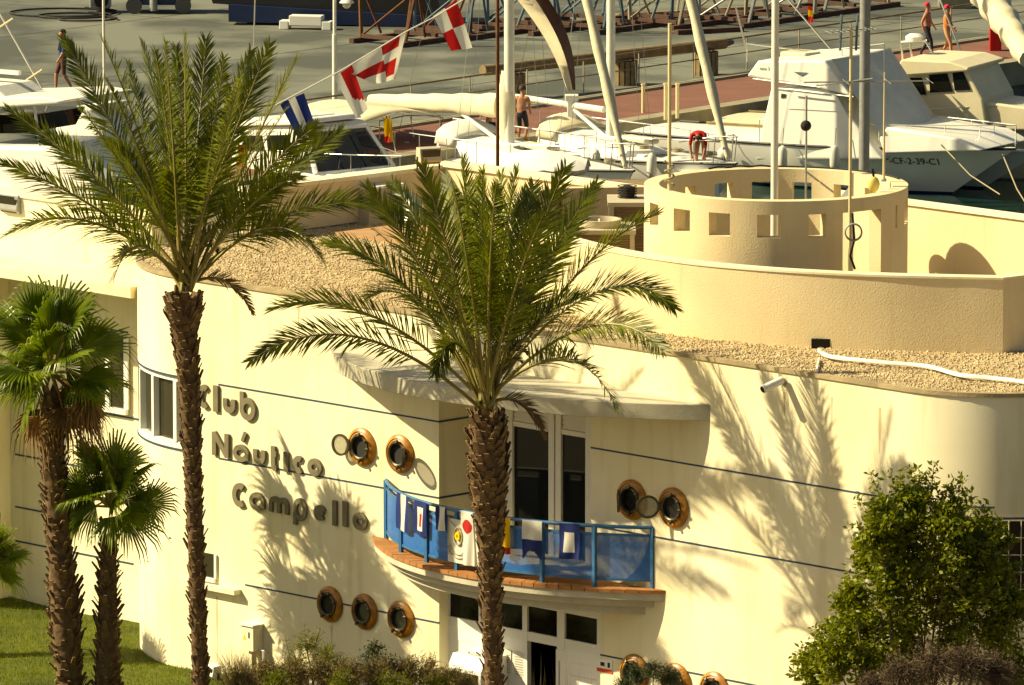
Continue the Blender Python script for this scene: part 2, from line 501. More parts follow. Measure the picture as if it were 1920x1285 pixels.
def bulk(name, verts, faces, matn, parent=None, smooth=False):
    o_ = np.array(parent_origin(parent))
    me = bpy.data.meshes.new(name)
    verts = verts.reshape(-1, 3) - o_
    nf, k = faces.shape
    me.vertices.add(len(verts)); me.vertices.foreach_set('co', verts.ravel())
    me.loops.add(nf * k); me.loops.foreach_set('vertex_index', faces.ravel().astype(np.int32))
    me.polygons.add(nf); me.polygons.foreach_set('loop_start', np.arange(0, nf * k, k, dtype=np.int32))
    me.polygons.foreach_set('use_smooth', np.full(nf, smooth))
    me.materials.append(M[matn]); me.update(calc_edges=True); me.validate()
    o = bpy.data.objects.new(name, me); col.objects.link(o)
    if parent is not None: o.parent = parent
    return o
faces = (of[None] + (np.arange(N) * 6)[:, None, None]).reshape(-1, 3)
tag(bulk('roof_gravel', V, faces, 'pebble', club), kind='stuff')
# paved strip on the roof and the side and back parapets
mb = MB(B); mb.box(-9.9, -2.2, 5.2, 7.3, ZR - 0.03, ZR + 0.03); mb.build('roof_paving', 'roof_paving', club)
mb = MB(B); mb.box(uL - RC, uL - RC + 0.3, 4.0, 8.9, ZR + 0.002, 7.86); mb.build('parapet', 'stucco_beige', club)
mb = MB(B); mb.box(uL - RC + 0.302, -5.6, 8.55, 8.9, ZR + 0.002, 7.90); mb.build('parapet', 'stucco_beige', club)
mb = MB(B); mb.box(uL - RC - 0.05, uL - RC + 0.35, 3.95, 8.95, 7.862, 7.93); mb.build('coping', 'stucco', club)
mb = MB(B); mb.box(uL - RC + 0.352, -5.6, 8.5, 8.95, 7.902, 7.96); mb.build('coping', 'stucco', club)
wall('back_wall', [(uC + RR, 8.9), (uL - RC, 8.9)], -0.6, ZR - 0.002, 0.25)
# roof edge trim
mb = MB(B); mb.ribbon([(a, b - 0.03) for a, b in left_plan[1:]] + [(a, b - 0.03) for a, b in [(uB, 0)] + right_plan0] + [(uC + RR + 0.03, 9.0)], ZR - 0.0585, ZR + 0.004, 0.11)
mb.build('roof_edge', 'roof_edge', club, 30)

# blue lines let into the front
def line(plan, z, h=0.026, d=0.008):
    mb = MB(B); mb.ribbon([(a, b - d) for a, b in plan], z - h / 2, z + h / 2, d + 0.02); mb.build('blue_line', 'line_blue', club)
z1 = fac(611, 755)[1]; z2 = fac(552, 885)[1]; z3 = fac(660, 1136)[1]
ub = fac(1830, 900)[0]
line([(uL + 0.9, 0), (uA, 0)], z1); line([(uB, 0)] + right_plan0[:9], z1)
line([(uL + 0.9, 0), (uA, 0)], z2); line([(uB, 0)] + right_plan0[:9], z2)
line([(fac(460, 1100)[0], 0), (uA, 0)], z3); line([(uB2, 0), (uC, 0)], z3)
line([(uL - 1.2, 0.25), (uL + 0.6, 0)], z3); line([(uL - 0.4, 0.03), (uL + 0.5, 0)], fac(330, 1012)[1])
mb = MB(B); mb.box(uA, uA + 0.012, 0.0, RD, z1 - .014, z1 + .014); mb.build('blue_line', 'line_blue', club)
mb = MB(B); mb.box(uA, uA + 0.012, 0.0, RD, z2 - .014, z2 + .014); mb.build('blue_line', 'line_blue', club)
for zz in (cz1 + 0.02, cz0 - 0.03): line(plan_w, zz, 0.03, 0.02)

# curved band window in the left corner
mbf = MB(B)
mbf.ribbon([(a, b + 0.02) for a, b in plan_w], cz0, cz0 + 0.09, 0.14)
mbf.ribbon([(a, b + 0.02) for a, b in plan_w], cz1 - 0.07, cz1, 0.14)
win = mbf.build('curved_window', 'white_paint', club, 30)
full = [tw0 + (math.pi / 2 - tw0) * k / 60 for k in range(61)]
pw = [(uL - RC * math.cos(t), RC - RC * math.sin(t)) for t in full] + [(uL + 0.45, 0)]
mb = MB(B); mb.ribbon([(a + 0.04, b + 0.10) for a, b in pw], cz0 + 0.09, cz1 - 0.07, 0.02); mb.build('pane', 'olive_glass', win, 30)
for t in (R(33), R(44), R(57), R(72), R(86)):
    mb = MB(B); c_, s_ = math.cos(t), math.sin(t)
    def T(a, b, c, c_=c_, s_=s_): return B(uL - (RC - b) * c_ + a * s_, RC - (RC - b) * s_ - a * c_, c)
    mb.T = T; mb.box(-0.042, 0.042, 0.0, 0.13, cz0 + 0.09, cz1 - 0.07); mb.build('mullion', 'white_paint', win)

# rust and damp runs on the plaster
for (px, y0, y1, w) in ((407, 1118, 1240, 5), (1471, 735, 780, 5), (376, 1125, 1180, 4), (1190, 980, 1040, 4), (622, 1172, 1225, 4), (1560, 745, 800, 3), (560, 560, 640, 6), (1650, 765, 850, 6)):
    a, c = fac(px, y0); c_ = fac(px, y1)[1]; w_ = w / 82
    mb = MB(B); n_ = 8
    for k in range(n_):
        f0, f1 = k / n_, (k + 1) / n_; h = lambda f: w_ / 2 * (1 - .75 * f) * (1 + .3 * math.sin(f * 9 + px)); zz = lambda f: c + (c_ - c) * f
        mb.quad((a - h(f0), -.003, zz(f0)), (a + h(f0), -.003, zz(f0)), (a + h(f1), -.003, zz(f1)), (a - h(f1), -.003, zz(f1)))
    mb.build('rust_stain', 'stain', club)
# small window with a ledge under it
a0, c0 = fac(372, 1078); a1, c1 = fac(404, 1040)
mb = MB(B); mb.prism([], 0, 0) if False else None
mb.box(a0, a1, -0.015, 0.05, c0, c1); sw = mb.build('small_window', 'olive_glass', club)
mb = MB(B); mb.box(a0 - .02, a1 + .03, -0.06, -0.017, c0 - 0.07, c0 - 0.002); mb.build('sill', 'white_paint', sw)
mb = MB(B); mb.box(a1 + .003, a1 + .05, -0.04, 0.0, c0, c1); mb.build('window_frame', 'white_paint', sw)
a0, c0 = fac(345, 1092); a1, c1 = fac(452, 1112)
mb = MB(B); mb.box(a0, a1, -0.16, 0.0, c1 - 0.02, c1 + 0.06); mb.build('ledge', 'stucco', club)

# barred window in the right-hand curve
gp = [(uC + (RR + 0.012) * math.sin(t), RR - (RR + 0.012) * math.cos(t)) for t in np.linspace(R(28), R(88), 16)]
mb = MB(B); mb.ribbon(gp, gz0, gz1, 0.02); gw = mb.build('barred_window', 'dark_glass', club, 30)
mb = MB(B); gq = [(uC + (RR + 0.05) * math.sin(t), RR - (RR + 0.05) * math.cos(t)) for t in np.linspace(R(27), R(89), 16)]
for k in range(6):
    z_ = gz0 + (gz1 - gz0) * k / 5
    mb2 = MB(B); mb2.ribbon(gq, z_ - .008, z_ + .008, 0.02); mb2.build('bar', 'ac_beige', gw, 30)
for t in np.linspace(R(28), R(88), 13):
    p = (uC + (RR + 0.06) * math.sin(t), RR - (RR + 0.06) * math.cos(t))
    mb2 = MB(B); mb2.tube([(*p, gz0), (*p, gz1)], 0.009, 5); mb2.build('bar', 'ac_beige', gw)
line([(uC + RR * math.sin(t), RR - RR * math.cos(t)) for t in np.linspace(R(20), R(90), 14)], gz1 + 0.03)
line([(uC + RR * math.sin(t), RR - RR * math.cos(t)) for t in np.linspace(R(20), R(90), 14)], gz0 - 0.04)

# ---- crescent canopy over the balcony doors
def crescent(uc, half, p, n=40):
    r = (half * half + p * p) / (2 * p); a = math.asin(min(1, half / r))
    return [(uc + r * math.sin(t), -(r * math.cos(t) - (r - p))) for t in np.linspace(-a, a, n)]
uR = fac(1332, 775)[0]; uLf = fac(612, 660)[0]
cc = crescent((uR + uLf) / 2, (uR - uLf) / 2, 1.72)
mb = MB(B); mb.prism(cc[::-1], 6.10, 6.36); mb.build('canopy', 'canopy_concrete', club, 30, bevel=0.015)
for px in (1000, 1058, 1160):
    a, c = fac(px, 780, -0.2)
    mb = MB(B); mb.box(a - .10, a + .10, -0.28, -0.12, 6.02, 6.098); mb.build('canopy_spotlight', 'line_blue', club)

# ---- balcony: stepped slab with terracotta edge tiles
bc, bh, bp_ = 0.10, 3.33, 1.27
mb = MB(B); mb.prism(crescent(bc, bh, bp_)[::-1], 3.13, 3.24); slab = mb.build('balcony', 'canopy_concrete', club, 30)
mb = MB(B); mb.prism(crescent(bc, bh - .22, bp_ - .14)[::-1], 3.0, 3.128); mb.build('balcony_moulding', 'canopy_concrete', slab, 30)
mb = MB(B); mb.prism(crescent(bc, bh - .42, bp_ - .28)[::-1], 2.86, 2.998); mb.build('balcony_moulding', 'canopy_concrete', slab, 30)
mb = MB(B); mb.prism(crescent(bc, bh - .3, bp_ - .3)[::-1], 3.242, 3.285); mb.build('balcony_floor', 'terracotta', slab, 30)
oc = crescent(bc, bh + .03, bp_ + .03, 35); ic = crescent(bc, bh - .3, bp_ - .3, 35)
for k in range(34):
    e = 0.004
    def lerp(p, q, t): return (p[0] + (q[0] - p[0]) * t, p[1] + (q[1] - p[1]) * t)
    o0, o1 = lerp(oc[k], oc[k + 1], .03), lerp(oc[k], oc[k + 1], .97); i0, i1 = lerp(ic[k], ic[k + 1], .03), lerp(ic[k], ic[k + 1], .97)
    if max(o0[1], o1[1]) > 0.01: continue
    dz = random.uniform(-.004, .004)
    mb = MB(B); mb.prism([i0, (i1), o1, o0][::-1], 3.243, 3.30 + dz); mb.build('tile', 'terracotta', slab)
for px, py in ((836, 1092), (882, 1102), (985, 1133), (1060, 1142)):
    a, c = fac(px, py, -0.12); mb = MB(B); mb.box(a - .07, a + .07, -0.16, -0.03, 2.78, 2.855); mb.build('balcony_spotlight', 'line_blue', slab)
# railing
rc = crescent(0.115, 3.05, 1.12, 61)
def rail_at(px, z):
    best = None
    for k in range(601):
        f = k / 600 * 60; i = min(int(f), 59); q = lerp(rc[i], rc[i + 1], f - i)
        x = proj(B(q[0], q[1], z))[0]
        if best is None or abs(x - px) < best[0]: best = (abs(x - px), q, f)
    return best[1], best[2]
ZB, ZT = 3.30, 4.26
mb = MB(B); mb.tube([(a, b, ZT) for a, b in rc], 0.03, 8); rail = mb.build('balcony_railing', 'rail_blue', club, 60)
mb = MB(B); mb.ribbon([(a, b) for a, b in rc], ZT - .15, ZT - .11, 0.03); mb.build('rail', 'rail_blue', rail, 30)
mb = MB(B); mb.ribbon([(a, b) for a, b in rc], ZB + .10, ZB + .14, 0.03); mb.build('rail', 'rail_blue', rail, 30)
posts = [0.0] + [rail_at(px, 3.8)[1] for px in (752, 800, 857, 930, 1017, 1115)] + [60.0]
def rc_at(f):
    i = min(int(f), 59); return lerp(rc[i], rc[i + 1], f - i)
for f in posts:
    a, b = rc_at(f)
    mb = MB(B); mb.box(a - .03, a + .03, b - .03, b + .03, ZB, ZT); mb.build('post', 'rail_blue', rail)
for f0, f1 in zip(posts[:-1], posts[1:]):
    pl = [rc_at(f0 + (f1 - f0) * k / 10) for k in range(11)]
    mb = MB(B); mb.ribbon([(a, b + 0.014) for a, b in pl], ZB + .141, ZT - .151, 0.004); mb.build('panel', 'mesh_blue', rail, 30)

# ---- doors to the balcony
dv = RD
mb = MB(B)
def frame_bar(mb, a0, a1, c0, c1, v0=dv, v1=dv + .07): mb.box(a0, a1, v0, v1, c0, c1)
ux = lambda px, v=dv: fac(px, 900, v)[0]
mull = [uA, ux(950), ux(1038), uB + 0.75]
HT = 5.30
door = None
mb = MB(B); mb.box(uA, uB, dv - .01, dv + .08, 5.86, 5.975); door = mb.build('balcony_door', 'white_door', club)
for k, (a0, a1) in enumerate(((uA, uA + .05), (ux(945), ux(962)), (ux(1030), ux(1040)), (ux(1043), ux(1053)), (ux(1099), ux(1112)))):
    mb = MB(B); mb.box(a0, a1, dv - .02, dv + .07, 3.3, 5.858); mb.build('door_frame', 'white_door', door)
for a0, a1 in ((uA + .052, ux(944)), (ux(963), ux(1029)), (ux(1054), ux(1098))):
    mb = MB(B); mb.box(a0, a1, dv + .02, dv + .03, 3.3, HT); mb.build('pane', 'dark_glass', door)
    mb = MB(B); mb.box(a0, a1, dv - .015, dv + .06, HT + .001, HT + .08); mb.build('door_frame', 'white_door', door)
    mb = MB(B)
    nl = 6
    for q in range(nl):
        zc = HT + .085 + (5.855 - HT - .085) * q / nl; zd = HT + .085 + (5.855 - HT - .085) * (q + 1) / nl
        mb.side_prism([(0, 0)], 0, 0) if False else None
        i0 = [mb.P(a0, dv - .005, zc + .004), mb.P(a1, dv - .005, zc + .004), mb.P(a1, dv + .03, zd), mb.P(a0, dv + .03, zd)]
        mb.F(*i0); 
        i1 = [mb.P(a0, dv + .03, zc), mb.P(a1, dv + .03, zc), mb.P(a1, dv - .005, zc + .004), mb.P(a0, dv - .005, zc + .004)]
        mb.F(*i1)
    tag(mb.build('louvre', 'white_door', door), kind='stuff')
# ---- entrance below
ev = 0.22
mb = MB(B); mb.box(uA, uB2, ev - .01, ev + .08, 2.70, 2.838); ent = mb.build('entrance', 'white_door', club)
ue = lambda px: fac(px, 1150, ev)[0]
zt1 = 2.58; zt0 = 2.16
cols_e = [(uA, ue(843)), (ue(899), ue(906)), (ue(981), ue(990)), (ue(1046), ue(1060)), (ue(1121), uB2)]
for a0, a1 in cols_e:
    mb = MB(B); mb.box(a0, a1, ev - .02, ev + .07, 0, 2.698); mb.build('door_frame', 'white_door', ent)
for k in range(4):
    a0, a1 = cols_e[k][1] + .001, cols_e[k + 1][0] - .001
    mb = MB(B); mb.box(a0, a1, ev + .02, ev + .03, zt0, zt1); mb.build('pane', 'dark_glass', ent)
    mb = MB(B); mb.box(a0, a1, ev - .015, ev + .06, zt1 + .001, 2.698); mb.build('door_frame', 'white_door', ent)
    mb = MB(B); mb.box(a0, a1, ev - .015, ev + .06, zt0 - .15, zt0 - .001); mb.build('door_frame', 'white_door', ent)
    if k != 2:
        mb = MB(B)
        for q in range(9):
            zc = zt0 - .151 - q * .21
            mb.box(a0, a1, ev - (.005 if q % 2 else .012), ev + .04, zc - .206, zc)
        mb.build('door_panel', 'white_paint', ent)
# leaf standing open
hg = B(cols_e[3][0] + .02, ev - .03, 0)
lf = Frame((hg.x, hg.y, 0), (0.88, -0.47), (0.47, 0.88))
mb = MB(lf); mb.box(0, 0.78, -.05, 0, 0.05, 1.98); leaf = mb.build('door_leaf', 'white_paint', ent)
mb = MB(lf); mb.box(.34, .56, -.056, -.052, 1.30, 1.56); mb.build('notice', 'yellow', leaf)
mb = MB(lf); mb.box(.05, .07, -.056, -.052, .2, 1.8); mb.build('groove', 'metal_grey', leaf)
for k in range(2):
    a, c = fac(950 + 24 * k, 1190, ev - .02); mb = MB(B); mb.box(a - .12, a + .10, ev - .022, ev - .016, 1.40, 1.80); mb.build('notice_sheet', 'flag_white', ent)
    mb = MB(B)
    for q in range(8): mb.box(a - .10, a + .08, ev - .024, ev - .0225, 1.43 + q * .04, 1.442 + q * .04)
    tag(mb.build('printed_lines', 'metal_grey', ent), kind='stuff')
# small notice on the wall right of the entrance
a, c = fac(1137, 1258)
ns = MB(B); ns.box(a - .20, a + .14, -.012, -.002, c - .03, c + .18); nso = ns.build('wall_notice', 'white_paint')
tag(nso, 'small white wall notice with a red bottom stripe beside the entrance', 'notice')
mb = MB(B); mb.box(a - .20, a + .14, -.016, -.0125, c - .028, c + .03); mb.build('stripe', 'sign_red', nso)
mb = MB(B); mb.box(a - .12, a - .03, -.016, -.0125, c + .07, c + .13); mb.box(a + .04, a + .09, -.016, -.0125, c + .06, c + .14); mb.build('printed_marks', 'dark', nso)
# public telephone hood by the entrance
a0, c1 = fac(845, 1213, -0.35); a1 = fac(905, 1213, -0.35)[0]
hood = thing('telephone_hood', B((a0 + a1) / 2, 0.1, 0.6), 'white rounded telephone hood on the wall beside the entrance', 'phone hood')
prof = [(0.2, 0.35), (-.30, 0.35), (-.40, 0.52), (-.40, 0.95), (-.28, 1.16), (0.2, 1.16)]
for s0, s1 in ((a0, a0 + .05), (a1 - .05, a1)):
    mb = MB(lambda a, b, c: B(b, a, c + .55)); mb.side_prism(prof, s0, s1); mb.build('side_panel', 'white_paint', hood)
mb = MB(lambda a, b, c: B(b, a, c + .55)); mb.side_prism([(0.2, 1.165), (-.285, 1.165), (-.405, .955), (-.405, .90), (-.37, .90), (-.26, 1.12), (0.2, 1.12)], a0 - .01, a1 + .01); mb.build('hood_top', 'white_paint', hood)
mb = MB(B); mb.box(a0 + .05, a1 - .05, .14, .17, .9, 1.66); mb.build('back_panel', 'boat_canvas', hood)
mb = MB(B); mb.tube([((a0 + a1) / 2 - .1, -.2, 1.73), ((a0 + a1) / 2 - .05, -.25, 1.78), ((a0 + a1) / 2 + .12, -.25, 1.78), ((a0 + a1) / 2 + .17, -.2, 1.73)], .015, 6); mb.build('handle', 'metal_grey', hood)

# ---- portholes: timber ring, brass rim, glass, clips; some with the pane swung open
def porthole(px, py, hpx=73, mode='closed', side=-1):
    u, z = fac(px, py)
    o = B(u, 0, z); ax = -B.n; ux_ = B.d
    r = hpx / 118.5 / 2
    mb = MB(); mb.lathe(o, ax, ux_, [(r * .60, .0), (r * .60, .055), (r * .70, .075), (r * .80, .06), (r * .82, .075), (r * .93, .06), (r, .035), (r, .0)], 40, True)
    ring = mb.build('porthole', 'wood_ring', club, 40)
    mb = MB(); mb.lathe(o, ax, ux_, [(r * .52, .01), (r * .52, .085), (r * .58, .10), (r * .66, .095), (r * .67, .07), (r * .60, .01)], 36, True); mb.build('rim', 'brass_dark', ring, 40)
    mb = MB(); mb.lathe(o, ax, ux_, [(r * .53, .012), (r * .53, .03)], 30); mb.build('glass', 'port_glass' if mode == 'closed' else 'dark', ring)
    for t in ((70, 115, 245, 290, 20) if mode == 'closed' else (80, 280, 0, 35, 325)):
        d = ux_ * math.cos(R(t)) + Vector((0, 0, 1)) * math.sin(R(t))
        mb = MB(); p0 = o + d * r * .60 + ax * .09; p1 = o + d * r * .80 + ax * .12
        mb.tube([p0, p0.lerp(p1, .5) + ax * .02, p1], [.022, .03, .016], 6); mb.build('clip', 'brass_dark', ring)
    if mode != 'closed':
        h = o + ux_ * side * r * .64 + ax * .10
        ang = R(mode)
        pu = ux_ * side * math.cos(ang) + ax * math.sin(ang); pn = ax * math.cos(ang) - ux_ * side * math.sin(ang)
        c = h + pu * r * .60
        mb = MB(); mb.lathe(c, pn, pu, [(r * .46, -.015), (r * .46, .02), (r * .57, .02), (r * .57, -.015)], 32, True); pane = mb.build('open_pane', 'brass_dark', ring, 40)
        mb = MB(); mb.lathe(c, pn, pu, [(r * .465, -.004), (r * .465, .006)], 28); mb.build('clear_pane', 'pane_clear', ring)
        mb = MB(); mb.tube([h - Vector((0, 0, .06)), h + Vector((0, 0, .06))], .022, 6); mb.build('hinge', 'brass_dark', ring)
    return ring
porthole(680, 838, 75, 8); porthole(751, 851, 75, 46, 1)
porthole(1186, 937, 76, 133); porthole(1264, 952, 76, 50)
porthole(620, 1133, 71); porthole(685, 1147, 71); porthole(753, 1161, 72)
porthole(1191, 1263, 74); porthole(1269, 1281, 76); porthole(1341, 1297, 76)

# ---- left wing, set back, with a slab over its loggia
LV = 1.96
z_lt = fac(240, 543, 0.4)[1]
uW0 = -24.0
mb = MB(B); mb.box(uW0, uL - RC + .02, LV, LV + .3, -0.6, z_lt + 0.98); lw = mb.build('wing_wall', 'stucco', club)
mb = MB(B); mb.box(uW0, uL - RC + 1.0, 0.62, LV - .002, z_lt - .20, z_lt); mb.build('wing_canopy', 'stucco', club, bevel=.01)
mb = MB(B); mb.box(uW0, uL - RC - .01, LV - .04, LV + .34, z_lt + .981, z_lt + 1.05); mb.build('coping', 'stucco', club)
u0 = fac(17, 600, LV)[0]
mb = MB(B); mb.box(u0 - 1.2, u0, 0.55, LV - .002, -.6, z_lt - .232); mb.build('wing_pier', 'stucco', club)
a0, c1 = fac(150, 618, LV); a1, c0 = fac(243, 768, LV)
mb = MB(B); mb.box(a0, a1, LV - .03, LV - .002, c0, c1); ww = mb.build('wing_window', 'olive_glass', club)
for px in (152, 206, 241):
    a = fac(px, 700, LV)[0]; mb = MB(B); mb.box(a - .05, a + .05, LV - .07, LV - .032, c0, c1); mb.build('mullion', 'white_paint', ww)
mb = MB(B); mb.box(a0, a1, LV - .10, LV - .032, c0 - .09, c0 - .001); mb.build('sill', 'white_paint', ww)
for (xa, ya, xb) in ((29, 852, 240), (29, 950, 250), (29, 1014, 250), (60, 594, 240)):
    a0, c = fac(xa, ya, LV); a1 = fac(xb, ya, LV)[0]
    mb = MB(B); mb.box(a0, a1, LV - .012, LV - .001, c - .014, c + .014); mb.build('blue_line', 'line_blue', club)
zl = fac(240, 770, LV)[1] - .12
mb = MB(B); mb.box(fac(100, 770, LV)[0], uL - RC, LV - .014, LV - .001, zl - .014, zl + .014); mb.build('blue_line', 'line_blue', club)

# ---- terrace wall on the roof: a long curved wall, and the round tower inside it
front_pts = [(0.2, 125.0), (-0.25, 123.2), (-0.1, 121.4), (0.86, 119.4), (1.65, 118.05), (2.61, 116.95), (3.5, 116.3), (4.5, 115.8), (5.7, 115.42), (6.96, 115.2), (7.62, 115.1)]
def smooth_pts(pts, k=6):
    out = []
    for i in range(len(pts) - 1):
        p0 = pts[max(i - 1, 0)]; p1 = pts[i]; p2 = pts[i + 1]; p3 = pts[min(i + 2, len(pts) - 1)]
        for j in range(k):
            t = j / k
            out.append(tuple(0.5 * ((2 * p1[q]) + (-p0[q] + p2[q]) * t + (2 * p0[q] - 5 * p1[q] + 4 * p2[q] - p3[q]) * t * t + (-p0[q] + 3 * p1[q] - 3 * p2[q] + p3[q]) * t ** 3) for q in range(len(p1))))
    out.append(tuple(pts[-1])); return out
TZ = 8.24
fp = smooth_pts(front_pts)
mb = MB(); mb.ribbon(fp, ZR - .1, TZ, 0.24); tw = mb.build('terrace_wall', 'stucco_beige', club, 30)
mb = MB(); mb.ribbon([(x, y - .02) for x, y in fp], TZ + .001, TZ + .035, 0.28); mb.build('coping', 'stucco', tw, 30)
mb = MB(); mb.ribbon([(7.62, 115.1), (10.5, 117.3)], ZR - .1, TZ, 0.24); mb.build('terrace_wall', 'stucco_beige', club)
mb = MB(); mb.ribbon([(7.61, 115.08), (10.5, 117.28)], TZ + .003, TZ + .038, 0.28); mb.build('coping', 'stucco', tw)
mb = MB(); mb.ribbon([(0.83, 125.9), (3.2, 126.2)], ZR - .1, TZ + .02, -0.2); mb.build('terrace_wall', 'stucco_beige', club)
mb = MB(); mb.ribbon([(0.2, 125.0), (0.83, 125.9)], ZR - .1, TZ + .02, 0.2); mb.build('terrace_wall', 'stucco_beige', club)
bw0, bw1 = (-1.2, 8.55), (9.5, 8.55)
mb = MB(B); mb.box(-1.5, 9.5, 8.56, 8.86, ZR + .002, 8.30); mb.build('terrace_wall', 'stucco_beige', club)
mb = MB(B); mb.box(-1.55, 9.5, 8.52, 8.92, 8.302, 8.34); mb.build('coping', 'stucco', tw)

tc_ = W(1455, 345, 119.2); TCX, TCY = tc_.x, tc_.y; TR = 2.115; TZT = tc_.z
mb = MB()
na = 180; zl_ = [ZR - .1, TZT - .58, TZT - .215, TZT]
wins = [-47.8 + 21.3 * k - 21.3 * 6 for k in range(17)]
def solid(i, k):
    a = -180 + 360 * (i + .5) / na
    if 27 < a < 50 and k < 2: return False
    if k == 1:
        for w in wins:
            d = (a - w + 180) % 360 - 180
            if abs(d) < 5.1 and not (20 < a < 62): return False
    return True
ri, ro = TR - 0.24, TR
def tp(i, r, z):
    a = R(-180 + 360 * i / na); return (TCX + r * math.sin(a), TCY - r * math.cos(a), z)
for i in range(na):
    for k in range(3):
        if not solid(i, k): continue
        z0_, z1_ = zl_[k], zl_[k + 1]
        mb.quad(tp(i, ro, z0_), tp(i + 1, ro, z0_), tp(i + 1, ro, z1_), tp(i, ro, z1_))
        mb.quad(tp(i + 1, ri, z0_), tp(i, ri, z0_), tp(i, ri, z1_), tp(i + 1, ri, z1_))
        if k == 2 or not solid(i, k + 1): mb.quad(tp(i, ro, z1_), tp(i + 1, ro, z1_), tp(i + 1, ri, z1_), tp(i, ri, z1_))
        if k > 0 and not solid(i, k - 1): mb.quad(tp(i, ri, z0_), tp(i + 1, ri, z0_), tp(i + 1, ro, z0_), tp(i, ro, z0_))
        if not solid((i + 1) % na, k): mb.quad(tp(i + 1, ro, z0_), tp(i + 1, ri, z0_), tp(i + 1, ri, z1_), tp(i + 1, ro, z1_))
        if not solid((i - 1) % na, k): mb.quad(tp(i, ri, z0_), tp(i, ro, z0_), tp(i, ro, z1_), tp(i, ri, z1_))
tower = mb.build('roof_tower', 'stucco_beige', club)
me = tower.data
import bmesh
bm = bmesh.new(); bm.from_mesh(me); bmesh.ops.remove_doubles(bm, verts=bm.verts, dist=0.0005); bm.to_mesh(me); bm.free()
me.polygons.foreach_set('use_smooth', [True] * len(me.polygons)); me.set_sharp_from_angle(angle=R(30))
tag(tower, 'round beige roof tower with a ring of square openings')
mb = MB(); mb.lathe((TCX, TCY, 0), (0, 0, 1), (1, 0, 0), [(TR - .26, ZR - .1), (TR - .26, ZR - .02)], 48); mb.build('tower_floor', 'canopy_concrete', club)
# ================================================================== LETTERING ON THE WALL
def arc(cx, cy, rx, ry, a0, a1, n=18):
    return [(cx + rx * math.cos(R(a)), cy + ry * math.sin(R(a))) for a in np.linspace(a0, a1, n)]
GL = {
    'C': [arc(.62, .5, .62, .5, 52, 308)],
    'c': [arc(.62, .5, .62, .5, 55, 305)],
    'l': [[(.5, 0), (.5, 1)]], 'i': [[(.5, 0), (.5, 1)]],
    'u': [[(0, 1), (0, .45)] + arc(.5, .45, .5, .45, 180, 360, 12) + [(1, .45), (1, 1)]],
    'b': [[(0, 1), (0, .34)], arc(.5, .34, .5, .34, 0, 360, 28)],
    'N': [[(0, 0), (0, 1)], [(0, .96), (1, .04)], [(1, 0), (1, 1)]],
    'a': [arc(.5, .5, .5, .5, 0, 360, 28), [(1, .5), (1, 0)]],
    't': [[(.22, 1), (.22, .32)] + arc(.55, .32, .33, .32, 180, 265, 8) + [(.95, 0)], [(.22, .66), (.95, .66)]],
    'o': [arc(.5, .5, .5, .5, 0, 360, 28)],
    'm': [[(0, 0), (0, .62)] + arc(.25, .62, .25, .38, 180, 0, 10) + [(.5, .62), (.5, 0)], [(.5, .55), (.5, .62)] + arc(.75, .62, .25, .38, 180, 0, 10) + [(1, .62), (1, 0)]],
    'p': [arc(.5, .64, .5, .36, 0, 360, 28), [(0, .64), (0, 0)]],
    'e': [arc(.5, .5, .5, .5, 15, 318, 24), [(.1, .44), (.95, .62)]],
    "'": [[(.1, 0), (.9, 1)]],
}
def stroke(mb, pts, th, d0, d1, closed):
    n = len(pts); L = []; Rr = []
    for k in range(n):
        if closed: p0, p1 = pts[k - 1], pts[(k + 1) % n]
        else: p0, p1 = pts[max(k - 1, 0)], pts[min(k + 1, n - 1)]
        dx, dy = p1[0] - p0[0], p1[1] - p0[1]; l = math.hypot(dx, dy) or 1
        nx, ny = -dy / l * th / 2, dx / l * th / 2
        L.append((pts[k][0] + nx, pts[k][1] + ny)); Rr.append((pts[k][0] - nx, pts[k][1] - ny))
    I = {}
    for nm, S, d in (('lf', L, d1), ('rf', Rr, d1), ('lb', L, d0), ('rb', Rr, d0)):
        I[nm] = [mb.P(a, -d, c) for a, c in S]
    for k in range(n if closed else n - 1):
        j = (k + 1) % n
        mb.F(I['rf'][k], I['rf'][j], I['lf'][j], I['lf'][k]); mb.F(I['lf'][k], I['lf'][j], I['lb'][j], I['lb'][k])
        mb.F(I['rb'][k], I['rb'][j], I['rf'][j], I['rf'][k]); mb.F(I['lb'][k], I['lb'][j], I['rb'][j], I['rb'][k])
    if not closed:
        for k in (0, n - 1): mb.F(I['lf'][k], I['lb'][k], I['rb'][k], I['rf'][k])
words = [  # letter, left, right, top at the left, bottom at the right (zoomed photo pixels)
    ('Club', [('C', 62, 148, 78, 268), ('l', 172, 222, 95, 286), ('u', 248, 350, 165, 306), ('b', 374, 502, 138, 340)]),
    ('Nautico', [('N', 165, 302, 440, 632), ('a', 324, 450, 528, 675), ("'", 385, 432, 440, 520), ('u', 474, 576, 548, 693), ('t', 602, 676, 547, 718), ('i', 702, 750, 595, 738), ('c', 774, 860, 615, 757), ('o', 884, 1000, 634, 780)]),
    ('Campello', [('C', 317, 422, 818, 1012), ('a', 445, 570, 888, 1042), ('m', 592, 752, 920, 1082), ('p', 775, 886, 953, 1150), ('e', 930, 1032, 985, 1115), ('l', 1070, 1114, 962, 1142), ('l', 1146, 1194, 968, 1150), ('o', 1224, 1340, 1043, 1188)]),
]
u_, z_ = fac(540, 860)
sign = thing('lettering_sign', B(u_, 0, z_), 'raised brown metal lettering reading Club Nautico Campello on the cream wall', 'sign')
TH = 0.098
